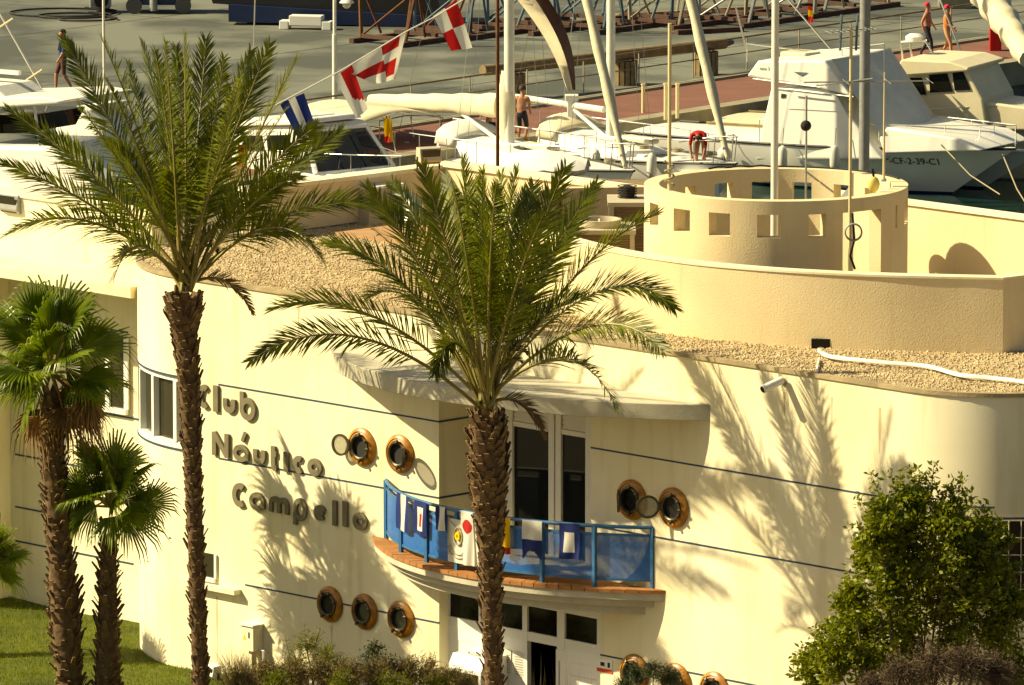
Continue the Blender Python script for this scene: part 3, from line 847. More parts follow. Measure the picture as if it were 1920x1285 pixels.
for w_, ls in words:
    for ch, xl, xr, yt, yb in ls:
        X0, X1 = 360 + xl / 4.017, 360 + xr / 4.017 - 3; Y0, Y1 = 700 + yt / 4.017, 700 + yb / 4.017
        hpx = (Y1 - Y0) - 0.165 * (X1 - X0)
        xc = (X0 + X1) / 2; yc = (Y0 + Y1) / 2
        uc, zc = fac(xc, yc); wu = fac(X1, yc)[0] - fac(X0, yc)[0]; hz = hpx / 117 * 1.07
        th = min(TH, wu) if ch not in 'li' else wu * .95
        if ch == "'": th = 0.07
        if ch in 'eamp': th = .086
        if ch == 'l' or ch == 'i': hz += .02
        mb = MB(B)
        for q, st in enumerate(GL[ch]):
            sx = max(wu - th, 0.001); sz = hz - (0 if ch in 'lbNtpi' else th)
            if ch == "'": sx, sz = wu * .8, hz * .9
            pts = [(uc - sx / 2 + x * sx, zc - sz / 2 + y * sz) for x, y in st]
            closed = len(st) > 20 and st[0][0] - st[-1][0] < 1e-6 and abs(st[0][1] - st[-1][1]) < 1e-6 and ch in 'baop'
            if closed: pts = pts[:-1]
            stroke(mb, pts, th, 0.006 + .001 * q, 0.048 + .002 * q, closed)
        mb.build('letter', 'letter', sign)

# ================================================================== PALMS
def bez(p0, p1, p2, t): return p0 * (1 - t) ** 2 + p1 * 2 * t * (1 - t) + p2 * t * t
def frond_mesh(p0, p1, p2, leaf=0.42, n=80, t0=0.27, mats=('frond', 'rachis'), parent=None, vee=0.55, ragged=0.12):
    mb = MB()
    L = (p1 - p0).length + (p2 - p1).length
    pts = [bez(p0, p1, p2, k / 14) for k in range(15)]
    mb.mi = 1
    mb.tube(pts, [0.034 * (1 - .86 * k / 14) for k in range(15)], 5)
    mb.mi = 0
    roll = random.choice((-1, 1)) * random.uniform(.35, 1.05)
    for k in range(n):
        t = t0 + (1 - t0) * (k / (n - 1)) ** 0.92
        p = bez(p0, p1, p2, t); tg = (bez(p0, p1, p2, min(t + .02, 1.02)) - bez(p0, p1, p2, t - .02)).normalized()
        s = tg.cross(Vector((0, 0, 1)))
        if s.length < .15: s = tg.cross(Vector((.3, 1, 0)))
        s.normalize(); nn = s.cross(tg)
        s, nn = s * math.cos(roll) + nn * math.sin(roll), nn * math.cos(roll) - s * math.sin(roll)
        ll = leaf * (0.42 + .58 * math.sin(math.pi * min(1, .16 + .74 * t)) ** .8) * (1 - .45 * max(0, t - .8) / .2)
        aa = R(56 - 30 * t)
        for sg in (-1, 1):
            a2 = aa + random.gauss(0, .10); v2 = vee + random.gauss(0, .22)
            d = tg * math.cos(a2) + (s * sg * math.cos(v2) + nn * math.sin(v2)) * math.sin(a2)
            d.normalize()
            l2 = ll * random.uniform(1 - ragged, 1 + ragged)
            wv = d.cross(nn if abs(d.dot(nn)) < .9 else s).normalized() * 0.0130
            mid = p + d * l2 * .5 + Vector((0, 0, -.01)); tip = p + d * l2 + Vector((0, 0, -.10 * l2))
            i = [mb.P(*(p - wv * .6)), mb.P(*(p + wv * .6)), mb.P(*(mid + wv)), mb.P(*(mid - wv)), mb.P(*tip)]
            mb.F(i[0], i[1], i[2], i[3]); mb.F(i[3], i[2], i[4])
    return mb.build('frond', list(mats), parent)
def trunk_mesh(path, rad, parent, scale_n, matn='trunk', scale_len=(.10, .17), flare=0.5, up=1):
    mb = MB(); P = smooth_pts([(*p, r) for p, r in zip(path, rad)], 6)
    pts = [p[:3] for p in P]; rr = [p[3] * .90 for p in P]
    mb.tube(pts, rr, 14)
    tr = mb.build('trunk', matn, parent, 60)
    # old leaf bases, in spirals
    mb = MB()
    n = len(P); ga = 2.39996
    for k in range(scale_n):
        f = (k + .5) / scale_n * (n - 1); i = min(int(f), n - 2); g = f - i
        c = Vector(pts[i]).lerp(Vector(pts[i + 1]), g); r = P[i][3] * (1 - g) + P[i + 1][3] * g
        ax = (Vector(pts[i + 1]) - Vector(pts[i])).normalized()
        a = k * ga + random.gauss(0, .3)
        d = Vector((math.cos(a), math.sin(a), 0)); d = (d - ax * d.dot(ax)).normalized(); sd = ax.cross(d)
        l = random.uniform(*scale_len) * random.choice((.6, 1, 1, 1.5)) * (.6 + r / .25 * .4); w = random.uniform(.05, .085) * (.5 + r / .25 * .5); th = random.uniform(.012, .03)
        out = flare * random.uniform(.5, 1.3)
        dirn = (ax * up + d * out).normalized()
        b0 = c + d * r * .86
        tip = b0 + dirn * l
        nrm = dirn.cross(sd).normalized()
        i0 = [mb.P(*(b0 - sd * w)), mb.P(*(b0 + sd * w)), mb.P(*(tip + sd * w * .45)), mb.P(*(tip - sd * w * .45)),
              mb.P(*(b0 - sd * w * .8 - nrm * -th)), mb.P(*(b0 + sd * w * .8 - nrm * -th)), mb.P(*(tip + sd * w * .3 + nrm * th)), mb.P(*(tip - sd * w * .3 + nrm * th))]
        for q in ((0, 1, 2, 3), (7, 6, 5, 4), (0, 3, 7, 4), (1, 5, 6, 2), (3, 2, 6, 7)): mb.F(*[i0[x] for x in q])
    tag(mb.build('leaf_bases', 'leaf_base', parent), kind='stuff')
    return tr
def plane_D(px, d):                              # world distance at which the ray of px passes d metres in front of the wall
    a, _ = ray(px, 642); return (-d + B.o.dot(B.n)) / Vector((a, 1, 0)).dot(B.n)
def date_palm(base_px, crown_px, d, trunk_px, fronds, label, extra, seed, nscale):
    random.seed(seed)
    Dp = plane_D(crown_px[0], d)
    foot = W(trunk_px[-1][0], 1285, Dp); foot = Vector((foot.x + .03, foot.y, 0.25))
    root = thing('date_palm', foot, label, 'palm tree')
    path = [tuple(foot)] + [tuple(W(px, py, Dp)) for px, py, w in trunk_px[::-1]]
    rad = [trunk_px[-1][2] / 2 * Dp / FPX * 1.1] + [w / 2 * Dp / FPX for px, py, w in trunk_px[::-1]]
    trunk_mesh(path, rad, root, nscale)
    C = W(*crown_px, Dp)
    for (tx, ty, cx, cy, dd) in fronds:
        dd *= 1.55; tip = W(tx, ty, Dp + dd); ctrl = W(cx, cy, Dp + dd * .45)
        b0 = C + Vector((random.uniform(-.12, .12), random.uniform(-.15, .15), random.uniform(-.1, .1)))
        frond_mesh(b0, ctrl, tip, parent=root, leaf=random.uniform(.50, .60), vee=random.uniform(.1, .45))
    for k in range(extra):
        az = k * 2.39996 + random.gauss(0, .2); el = R(random.uniform(55, 82)); L = random.uniform(2.3, 3.2)
        dv_ = Vector((math.cos(az) * math.cos(el), math.sin(az) * math.cos(el), math.sin(el)))
        tip = C + dv_ * L; tip.z -= .5 * math.cos(el) * L
        ctrl = C + (dv_ + Vector((0, 0, .18))) * L * .55
        frond_mesh(C + Vector((random.uniform(-.1, .1), random.uniform(-.1, .1), random.uniform(-.05, .2))), ctrl, tip, parent=root, leaf=.48)
    for k in range(7):                           # short pale flower stalks and young curled leaves among the leaf stems
        az = random.uniform(0, 6.28); L = random.uniform(.8, 1.3)
        tip = C + Vector((math.cos(az) * L * .6, math.sin(az) * L * .6, random.uniform(.5, 1.2)))
        frond_mesh(C, C + Vector((math.cos(az) * .25, math.sin(az) * .25, L)), tip, leaf=.22, n=26, t0=.35, mats=('frond_old', 'rachis'), parent=root)
    for k in range(2):                           # withered leaves hanging under the crown
        az = k * 1.3 + random.gauss(0, .3); L = random.uniform(1.0, 1.5); dd = Vector((math.cos(az), math.sin(az), 0))
        frond_mesh(C, C + dd * L * .5 + Vector((0, 0, .35)), C + dd * L * .8 - Vector((0, 0, .45)), leaf=.26, n=34, t0=.25, mats=('fan_dead', 'rachis'), parent=root)
    return root
f1 = [(4, 305, 195, 372, -1.0), (8, 442, 150, 345, -1.6), (214, 522, 252, 395, -1.4), (16, 206, 200, 330, .6), (122, 76, 235, 270, .4), (190, 72, 275, 250, -.8), (268, 82, 318, 260, .9), (345, 66, 350, 260, 0),
      (292, 100, 322, 260, -1.2), (386, 76, 372, 270, .7), (505, 84, 430, 270, -.6), (556, 112, 455, 300, .5), (470, 96, 410, 290, 1.2), (592, 238, 470, 320, -1.0), (640, 246, 480, 350, .8), (732, 402, 590, 320, .9), (604, 488, 520, 345, -1.2),
      (330, 90, 345, 250, 1.6), (240, 120, 290, 300, 1.7), (420, 110, 395, 290, -1.5), (150, 200, 250, 330, -1.7), (90, 250, 230, 350, 1.6), (540, 200, 450, 330, 1.7), (560, 330, 450, 370, -1.8), (200, 150, 280, 300, -2.0), (310, 80, 325, 240, -2.0), (450, 150, 410, 300, -2.2)]
date_palm((375, 1285), (350, 535), 3.9, [(346, 560, 66), (345, 592, 72), (347, 622, 52), (353, 700, 44), (358, 800, 39), (364, 950, 34), (370, 1120, 32), (376, 1285, 32)], f1, 'tall date palm with slim ringed trunk beside the word Club', 5, 3, 620)
f2 = [(470, 676, 660, 545, -1.0), (512, 580, 690, 515, -.4), (610, 455, 770, 470, .4), (690, 352, 815, 500, -.6), (737, 345, 835, 480, .8), (792, 312, 850, 480, -.8), (868, 300, 885, 480, .3), (905, 322, 902, 480, -1.0), (940, 330, 925, 480, .8), (968, 318, 935, 500, -.5), (1000, 348, 955, 500, .9), (1060, 315, 985, 480, -.4), (1118, 345, 1000, 510, .8),
      (1232, 400, 1070, 470, .4), (1264, 578, 1130, 440, -.7), (1242, 656, 1120, 520, -1.5), (1156, 764, 1075, 590, -1.7), (690, 556, 790, 500, .6), (835, 330, 870, 490, 1.6), (760, 400, 850, 500, -1.8), (1020, 400, 960, 520, -1.8), (890, 340, 895, 480, 1.8), (930, 350, 915, 470, -2.0), (1080, 420, 990, 540, 1.6), (700, 430, 810, 510, 1.7), (850, 350, 880, 480, -2.1), (985, 360, 950, 480, 1.9), (815, 700, 850, 560, -.9)]
date_palm((925, 1285), (912, 760), 3.8, [(914, 785, 54), (914, 815, 74), (915, 890, 78), (917, 945, 66), (919, 1010, 52), (921, 1120, 44), (925, 1285, 37)], f2, 'date palm with thick shaggy trunk standing in front of the balcony', 4, 5, 640)

# ---- fan palms
def fan_leaf(hub, out, up, r, parent, dead=False, spread=150, nseg=34, stem=None):
    mb = MB(); out = out.normalized(); s = out.cross(up).normalized(); nrm = s.cross(out).normalized()
    mb.mi = 1
    if stem is not None: mb.tube([stem, stem.lerp(hub, .55) + Vector((0, 0, .06)), hub], [.028, .02, .014], 5)
    mb.mi = 0
    prev = None
    for k in range(nseg):
        a = R(-spread + 2 * spread * k / (nseg - 1)); da = R(spread / (nseg - 1)) * .98
        d = out * math.cos(a) + s * math.sin(a)
        fold = .05 * r
        rr = r * (1 - .22 * abs(a / R(spread)) ** 2) * random.uniform(.72, 1.14)
        e0 = out * math.cos(a - da) + s * math.sin(a - da); e1 = out * math.cos(a + da) + s * math.sin(a + da)
        cup = nrm * (.10 * r)
        m0 = hub + e0 * rr * .5 + cup * .6; m1 = hub + e1 * rr * .5 + cup * .6; mc = hub + d * rr * .5 + cup * .6 + nrm * fold
        q = hub + d * rr * .82 + cup * .45; qw = s * math.cos(a) - out * math.sin(a)
        tip = hub + d * rr * 1.0 + Vector((0, 0, -.16 * r - (.3 * r if dead else 0))) + cup * .1
        h = mb.P(*hub); i0, ic, i1 = mb.P(*m0), mb.P(*mc), mb.P(*m1)
        j0, j1, it = mb.P(*(q - qw * .014)), mb.P(*(q + qw * .014)), mb.P(*tip)
        mb.F(h, i0, ic); mb.F(h, ic, i1); mb.F(i0, j0, ic); mb.F(ic, j0, j1); mb.F(ic, j1, i1); mb.F(j0, it, j1)
    return mb.build('fan_leaf', ['fan_dead', 'fan_dead'] if dead else ['fan_green', 'rachis'], parent)
def fan_palm(crown_px, d, trunk_px, nleaf, petiole, rad, label, seed, dead=0, nscale=300, els=(-38, 82), deadside=None, foot=True):
    random.seed(seed)
    Dp = plane_D(crown_px[0], d)
    ft = W(trunk_px[-1][0], 1285, Dp); ft = Vector((ft.x, ft.y, lawn_z(-8, 0) - .05))
    root = thing('fan_palm', ft, label, 'palm tree')
    path = [tuple(ft)] + [tuple(W(px, py, Dp)) for px, py, w in trunk_px[::-1] if W(px, py, Dp).z > ft.z + .1]
    rd = [w * .84 / 2 * Dp / FPX for px, py, w in trunk_px[::-1] if W(px, py, Dp).z > ft.z + .1]
    trunk_mesh(path, [rd[0]] + rd, root, nscale, scale_len=(.10, .20), flare=.7)
    C = W(*crown_px, Dp)
    for k in range(nleaf):
        az = k * 2.39996 + random.gauss(0, .15); el = R(els[0] + (els[1] - els[0]) * ((k + .5) / nleaf) ** .8)
        dv_ = Vector((math.cos(az) * math.cos(el), math.sin(az) * math.cos(el), math.sin(el)))
        L = petiole * (random.uniform(.7, 1.2) if k % 4 else .35)
        hub = C + dv_ * L
        out = (dv_ + Vector((0, 0, -.25))).normalized()
        up = Vector((-dv_.x * .6, -dv_.y * .6, .8)) + Vector((random.gauss(0, .7), random.gauss(0, .7), 0))
        fan_leaf(hub, out, up, rad * random.uniform(.7, 1.2), root, stem=C, spread=random.uniform(72, 104))
    for k in range(dead):
        az = (deadside if deadside is not None and k % 2 else 0) + k * 1.9 + random.gauss(0, .3); el = R(random.uniform(-70, -30))
        if deadside is not None and k % 2: az = deadside + random.gauss(0, .5); el = R(random.uniform(-45, -10))
        dv_ = Vector((math.cos(az) * math.cos(el), math.sin(az) * math.cos(el), math.sin(el)))
        hub = C + dv_ * petiole * .8 + Vector((0, 0, -.1))
        fan_leaf(hub, (dv_ + Vector((0, 0, -.9))), Vector((dv_.x, dv_.y, .4)), rad * .8, root, True, 75, 18, stem=C)
    return root
fan_palm((95, 698), 3.15, [(98, 735, 46), (100, 860, 58), (106, 960, 56), (116, 1080, 66), (124, 1180, 74), (130, 1285, 60)], 24, .80, .86, 'tall fan palm with dead brown leaves hanging under its crown', 21, 10, 330, (-40, 80), 0.0)
fan_palm((206, 950), 2.45, [(204, 985, 36), (203, 1060, 42), (202, 1150, 50), (201, 1285, 62)], 21, .66, .76, 'short fan palm with green crown beside the taller fan palm', 22, 0, 260, (-30, 82))
fan_palm((-22, 1060), 1.6, [(-26, 1100, 40), (-28, 1200, 48), (-30, 1285, 52)], 15, .36, .62, 'low fan palm without visible trunk beside the tall fan palm', 23, 0, 120, (-30, 80))

# ================================================================== SHRUBS AND GRASSES
def leaf_cloud(name, pts, nrm_up, lmin, lmax, wr, matn, parent, seed):
    r_ = np.random.default_rng(seed); n = len(pts)
    d = r_.normal(size=(n, 3)); d[:, 2] = d[:, 2] * .7 + nrm_up; d /= np.linalg.norm(d, axis=1)[:, None]
    e = np.cross(d, r_.normal(size=(n, 3))); e /= np.linalg.norm(e, axis=1)[:, None]
    L = r_.uniform(lmin, lmax, n)[:, None]
    f = np.cross(d, e)
    V = np.stack([pts, pts + d * L * .5 + e * L * wr + f * L * .06, pts + d * L, pts + d * L * .5 - e * L * wr + f * L * .06], 1)
    F_ = np.stack([np.array([[0, 1, 2], [0, 2, 3]]) + 4 * k for k in range(1)])
    faces = (np.array([[0, 1, 2], [0, 2, 3]])[None] + (np.arange(n) * 4)[:, None, None]).reshape(-1, 3)
    return bulk(name, V, faces, matn, parent)
def shrub(name, label, clumps, D, n_branch, leafn, lmin, lmax, wr, matn, seed, up=.3, cat='shrub', group=None, spread=.75, shoots=()):
    """clumps: (px, py, radius px) around which twigs end; the stems rise from one foot"""
    random.seed(seed); r_ = np.random.default_rng(seed)
    cx = sum(c[0] for c in clumps) / len(clumps)
    ft = W(cx, 1285, D); ft.z = 0.0
    root = thing(name, ft, label, cat, group)
    mb = MB(); P_all = []
    for (px, py, rp) in clumps:
        dd = random.uniform(-.5, .5); c = W(px, py, D + dd); r = rp * D / FPX
        mid = ft.lerp(c, .5) + Vector((random.uniform(-.15, .15), random.uniform(-.15, .15), .1))
        mb.tube([ft, mid, c], [.035, .02, .01], 5)
        for k in range(n_branch):
            dv_ = Vector(r_.normal(size=3)).normalized() * r * random.uniform(.55, 1.08); e = c + dv_
            if e.z < .05: e.z = .05
            mb.tube([c, c.lerp(e, .5) + Vector((0, 0, .05)), e], [.009, .006, .003], 3, False)
            m_ = max(6, int(leafn / (len(clumps) * n_branch)))
            t = r_.random(m_) ** .6
            P_all.append(np.array(c)[None] + np.array(dv_)[None] * t[:, None] + r_.normal(size=(m_, 3)) * r * .13)
    for (px0, py0, px1, py1) in shoots:
        a = W(px0, py0, D); b = W(px1, py1, D + random.uniform(-.2, .2)); mb.tube([a, b], [.010, .004], 3, False)
        t = r_.random(60); P_all.append(np.array(a)[None] * (1 - t[:, None]) + np.array(b)[None] * t[:, None] + r_.normal(size=(60, 3)) * .04)
    mb.build('branches', 'twig', root)
    pts = np.concatenate(P_all)
    tag(leaf_cloud('foliage', pts, up, lmin, lmax, wr, matn, root, seed), kind='stuff')
    return root
Ds = plane_D(1720, 2.2)
clumps = [(1660, 975, 40), (1715, 950, 42), (1775, 975, 44), (1690, 1030, 75), (1770, 1040, 80), (1840, 1040, 60), (1665, 1100, 60), (1740, 1120, 85), (1820, 1120, 80), (1620, 1170, 65), (1700, 1190, 80), (1790, 1190, 80), (1870, 1180, 60), (1560, 1225, 60), (1630, 1240, 70), (1530, 1265, 45), (1700, 1260, 70), (1865, 1090, 40), (1650, 1010, 45), (1880, 1250, 60), (1640, 1060, 50), (1860, 1010, 40), (1590, 1200, 50), (1895, 1130, 40), (1600, 1130, 35), (1700, 985, 50), (1800, 1000, 55)]
shrub('leafy_shrub', 'big bushy green shrub growing against the wall by the barred window', [(x, y, r * 1.1) for x, y, r in clumps], Ds, 24, 33000, .06, .13, .25, 'shrub', 31, .25,
      shoots=((1660, 960, 1632, 885), (1680, 950, 1670, 880), (1720, 940, 1705, 872), (1735, 930, 1722, 878), (1795, 950, 1803, 885), (1800, 970, 1815, 920), (1850, 1030, 1880, 990), (1630, 1020, 1600, 1020), (1600, 1180, 1520, 1180), (1640, 1060, 1600, 1060), (1760, 960, 1770, 920), (1640, 990, 1610, 930), (1690, 940, 1688, 890), (1745, 930, 1752, 868), (1830, 1010, 1850, 940), (1870, 1080, 1915, 1060), (1590, 1160, 1560, 1110), (1560, 1210, 1500, 1215), (1540, 1250, 1485, 1240), (1620, 1110, 1585, 1080), (1780, 950, 1786, 900), (1880, 1150, 1925, 1140)))
Dd = plane_D(1760, 3.2)
shrub('dry_shrub', 'leafless grey brown dry shrub in front of the big green shrub', [(1690, 1265, 45), (1750, 1250, 55), (1810, 1250, 55), (1870, 1265, 50), (1640, 1285, 30)], Dd, 110, 16000, .04, .10, .06, 'dry_brown', 32, .5)
Dw = plane_D(640, 1.3)
shrub('wispy_shrub', 'wispy pale green shrub under the three lower portholes', [(575, 1215, 35), (610, 1235, 40), (555, 1250, 35), (640, 1255, 35)], Dw, 26, 2600, .03, .075, .12, 'shrub', 33, .6, shoots=((575, 1215, 570, 1165), (590, 1215, 600, 1180), (545, 1240, 535, 1195)))
shrub('small_shrub', 'small dark green rounded shrub below the three lower portholes', [(700, 1225, 28), (722, 1245, 28), (690, 1255, 28)], plane_D(700, 1.1), 22, 2200, .03, .06, .2, 'shrub_dark', 34, .3)
shrub('needle_shrub', 'dense needle leaved shrub in front of the portholes by the entrance notice', [(1195, 1270, 26), (1225, 1262, 26), (1258, 1275, 30), (1170, 1290, 25)], plane_D(1220, 1.2), 50, 4200, .05, .10, .05, 'shrub_dark', 35, .7)
shrub('dry_bush', 'low tangled bank of dry yellow bushes at the foot of the lettered wall', [(455, 1282, 30), (500, 1270, 36), (545, 1268, 38), (600, 1266, 40), (655, 1270, 40), (710, 1270, 38), (760, 1262, 40), (805, 1268, 40), (845, 1280, 34), (870, 1292, 30)], plane_D(650, 1.9), 90, 20000, .05, .13, .05, 'dry', 36, .55)
shrub('green_weed', 'low olive green weeds mixed into the dry bushes', [(520, 1282, 34), (640, 1285, 34), (740, 1286, 34), (820, 1290, 30)], plane_D(650, 2.4), 50, 5000, .04, .09, .09, 'shrub', 37, .6)
# dry grass along the foot of the wall, and lawn blades
def blades(name, n, sampler, hmin, hmax, w, matn, label, cat=None, lean=.35, seed=1):
    r_ = np.random.default_rng(seed)
    P = np.array([sampler(r_) for _ in range(n)]); h = r_.uniform(hmin, hmax, n)[:, None]
    a = r_.uniform(0, 6.28, n); s = np.stack([np.cos(a), np.sin(a), np.zeros(n)], 1) * w
    tip = P + np.concatenate([r_.normal(size=(n, 2)) * lean * h, h], 1)
    V = np.stack([P - s, P + s, tip], 1)
    return tag(bulk(name, V, np.arange(3 * n).reshape(-1, 3), matn), label, cat, None, 'stuff')
def s_lawn(r_):
    u = r_.uniform(-21, -3.6); v = r_.uniform(-4.5, 1.9); p = B(u, v, lawn_z(u, v)); return (p.x, p.y, p.z)
blades('grass', 60000, s_lawn, .03, .085, .006, 'blade', 'short mown grass blades covering the lawn', seed=4)
def s_dry(r_):
    px = r_.uniform(430, 880); v = -r_.uniform(.15, 2.6); u = B.hit(px, 1250, v)[0]; p = B(u, v, lawn_z(u, v) * .9); return (p.x, p.y, p.z)
dry_top = lambda px: 0
blades('dry_grass', 20000, s_dry, .15, .72, .007, 'dry', 'tangled dry yellow grass along the wall foot', lean=.42, seed=5)
def s_dry2(r_):
    px = r_.uniform(870, 1480); v = -r_.uniform(.5, 2.8); u = B.hit(px, 1250, v)[0]; p = B(u, v, 0.0); return (p.x, p.y, p.z)
blades('dry_weeds', 700, s_dry2, 1.2, 2.2, .006, 'dry', 'sparse dry weeds in front of the entrance', lean=.07, seed=6)
# ================================================================== GEAR ON THE ROOF AND WALLS
# ventilation box with its duct
bx = G(692, 424, ZR - .04); a_, b_ = (bx - B.o).dot(B.d), (bx - B.o).dot(B.n)
hv = thing('ventilation_box', bx, 'beige sheet metal ventilation box on the gravel roof', 'vent box')
mb = MB(B); mb.box(a_ - .80, a_, b_, b_ + .78, ZR - .04, ZR + .60); mb.build('casing', 'ac_beige', hv, None, .012)
mb = MB(B); mb.box(a_ - .84, a_ + .04, b_ - .04, b_ + .82, ZR + .601, ZR + .64); mb.build('lid', 'stucco_white', hv)
mb = MB(B); mb.tube([(a_ - .1, b_ + .5, ZR + .35), (a_ + .35, b_ + .6, ZR + .38), (a_ + .62, b_ + .5, ZR + .3), (a_ + .75, b_ + .3, ZR + .02)], [.16, .17, .17, .16], 14); mb.build('duct', 'steel', hv, 60)
def vents(px, py, h, r, label):
    p = G(px, py, ZR); t = thing('roof_vent', p, label, 'vent')
    mb = MB(); mb.lathe(p, (0, 0, 1), (1, 0, 0), [(r * .55, 0), (r * .55, h)], 14); mb.build('pipe', 'ac_dark', t, 40)
    mb = MB(); mb.lathe(p, (0, 0, 1), (1, 0, 0), [(r, h + .001), (r * 1.05, h + .05), (r * .3, h + .13)], 16); mb.build('cowl', 'ac_beige', t, 40)
vents(1028, 440, .35, .2, 'small round roof vent beside the air conditioning units')
# air conditioning units inside the terrace
def ac_unit(x0, x1, y0, y1, z0, z1, label, ring):
    t = thing('air_conditioner', ((x0 + x1) / 2, (y0 + y1) / 2, z0), label, 'air conditioner', 'air conditioners in the roof terrace')
    mb = MB(); mb.box(x0 + .02, x1 - .02, y0 + .02, y1 - .02, z0, z1 - .002); mb.build('coil', 'ac_dark', t)
    for (a, b) in ((x0, y0), (x1 - .08, y0), (x0, y1 - .08), (x1 - .08, y1 - .08)):
        mb = MB(); mb.box(a, a + .08, b, b + .08, z0, z1 - .003); mb.build('corner_post', 'ac_beige', t)
    mb = MB(); mb.box(x0 - .02, x1 + .02, y0 - .02, y1 + .02, z1, z1 + .07); mb.build('top', 'ac_beige', t)
    mb = MB()
    for k in range(22):
        zz = z0 + .05 + k * (z1 - z0 - .08) / 22; mb.box(x0 + .082, x1 - .082, y0 + .004, y0 + .019, zz, zz + .014)
    tag(mb.build('grille', 'timber', t), kind='stuff')
    if ring:
        c = ((x0 + x1) / 2, (y0 + y1) / 2, z1 + .07)
        mb = MB(); mb.lathe(c, (0, 0, 1), (1, 0, 0), [(.34, .0), (.36, .12), (.33, .12), (.31, .0)], 28, True); mb.build('fan_ring', 'ac_beige', t, 40)
        mb = MB(); mb.lathe(c, (0, 0, 1), (1, 0, 0), [(.31, .002), (.31, .02)], 24); mb.build('fan_well', 'dark', t)
        mb = MB()
        for k in range(4):
            a = k * math.pi / 2; mb.tube([(c[0], c[1], c[2] + .05), (c[0] + .3 * math.cos(a), c[1] + .3 * math.sin(a), c[2] + .06)], .03, 5)
        mb.build('fan', 'ac_beige', t)
    return t
p = W(1060, 420, 121.4)
ac_unit(p.x, W(1190, 420, 121.4).x, 121.4, 122.4, ZR, W(1060, 440, 121.4).z, 'beige air conditioner with a round fan ring on top', True)
p = W(1142, 380, 123.2)
ac_unit(p.x, W(1212, 380, 123.2).x + .1, 123.2, 124.2, ZR, W(1142, 388, 123.2).z, 'taller beige air conditioner next to the round tower', False)
p = W(1176, 376, 123.8); t = thing('fan_cage', (p.x, p.y, W(1142, 388, 123.2).z + .07), 'black wire fan cage on top of the taller air conditioner', 'fan cage')
for k in range(5):
    mb = MB(); z_ = t.location.z + .02 + .045 * k; mb.tube([(p.x + .16 * math.cos(a), p.y + .16 * math.sin(a), z_) for a in np.linspace(0, 6.283, 17)], .008, 4, False); mb.build('hoop', 'dark', t)
mb = MB(); mb.lathe((p.x, p.y, t.location.z), (0, 0, 1), (1, 0, 0), [(.12, 0), (.13, .18), (.05, .21)], 14); mb.build('motor', 'dark', t)
# poles, masts and aerials of the tower
def pole(name, px, y0, y1, D, wpx, matn, label, cat, base=ZR, n=12, taper=1.0):
    a = W(px, y1, D); b = W(px, y0, D); r = wpx / 2 * D / FPX
    t = thing(name, (a.x, a.y, base), label, cat)
    mb = MB(); mb.tube([(a.x, a.y, base), (a.x, a.y, b.z)], [r, r * taper], n); mb.build('shaft', matn, t, 60)
    mb = MB(); mb.lathe((a.x, a.y, base), (0, 0, 1), (1, 0, 0), [(r * 2.2, 0), (r * 2.2, .03), (r * 1.2, .05)], 14); mb.build('foot_plate', 'metal_grey', t)
    return t, a, b
pole('flagpole', 1452, -120, 376, 119.0, 14, 'mast_white', 'thick white flagpole rising out of the round roof tower', 'flagpole')
t, a, b = pole('pole', 1255, 44, 350, 118.4, 7, 'mast_cream', 'cream wooden pole lashed to the sunlit rim of the tower', 'pole')
mb = MB(); mb.tube([(a.x + .07 * math.cos(q), a.y + .07 * math.sin(q), TZT + .08 + .012 * k) for k, q in enumerate(np.linspace(0, 19, 40))][:34], .018, 5); mb.build('lashing', 'rope', t)
pole('mast', 1620, -120, 330, 139.0, 20, 'metal_grey', 'thick grey metal mast standing behind the round roof tower', 'mast', 0.0, 16)
t, a, b = pole('antenna_mast', 1593, 52, 500, 117.05, 6, 'mast_cream', 'thin antenna mast with television aerials in the tower doorway', 'antenna')
def yagi(parent, c, dirv, L, n, el, matn='metal_grey'):
    d = Vector(dirv).normalized(); s = Vector((-d.y, d.x, 0)).normalized()
    mb = MB(); mb.tube([c - d * L / 2, c + d * L / 2], .012, 5)
    for k in range(n):
        q = c + d * L * (k / (n - 1) - .5); mb.tube([q - s * el / 2, q + s * el / 2], .006, 4)
    mb.build('aerial', matn, parent)
c = Vector((a.x, a.y, 0))
yagi(t, Vector((c.x, c.y, W(1590, 58, 117).z)), (1, .3, .05), .75, 9, .35); yagi(t, Vector((c.x - .1, c.y, W(1590, 155, 117).z)), (1, -.15, .15), .9, 6, .5)
yagi(t, Vector((c.x + .25, c.y, W(1590, 154, 117).z)), (1, .1, 0), 2.0, 4, .7)
for px in (1578, 1608):
    mb = MB(); mb.tube([W(px, 28, 117.05), W(px - 3, 95, 117.05)], .022, 6); mb.build('reflector', 'steel_blue', t)
mb = MB(); mb.tube([W(1600, 435, 116.95) + Vector((.13 * math.cos(q), -.02 * q / 6, .13 * math.sin(q))) for q in np.linspace(0, 25, 90)], .014, 5); mb.build('cable_coil', 'metal_grey', t)
mb = MB(); mb.tube([W(1598, 400, 116.98), W(1602, 450, 116.95), W(1594, 480, 116.95), W(1603, 505, 116.95)], .02, 5); mb.build('cable', 'dark', t)
t, a, b = pole('antenna_pole', 1511, 180, 372, 120.6, 4, 'metal_grey', 'thin grey aerial pole clamped inside the tower rim', 'antenna')
mb = MB(); mb.ball(W(1511, 236, 120.5), .09, .07, .09); mb.build('junction_box', 'dark', t)
mb = MB(); mb.tube([W(1511, 322, 120.6), W(1535, 340, 120.9)], .018, 5); mb.build('stay', 'metal_grey', t)
pole('whip_aerial', 1657, 136, 345, 119.5, 5, 'mast_cream', 'slim cream whip aerial beside the round yellow tower lamp', 'antenna', TZT, 8, .5)
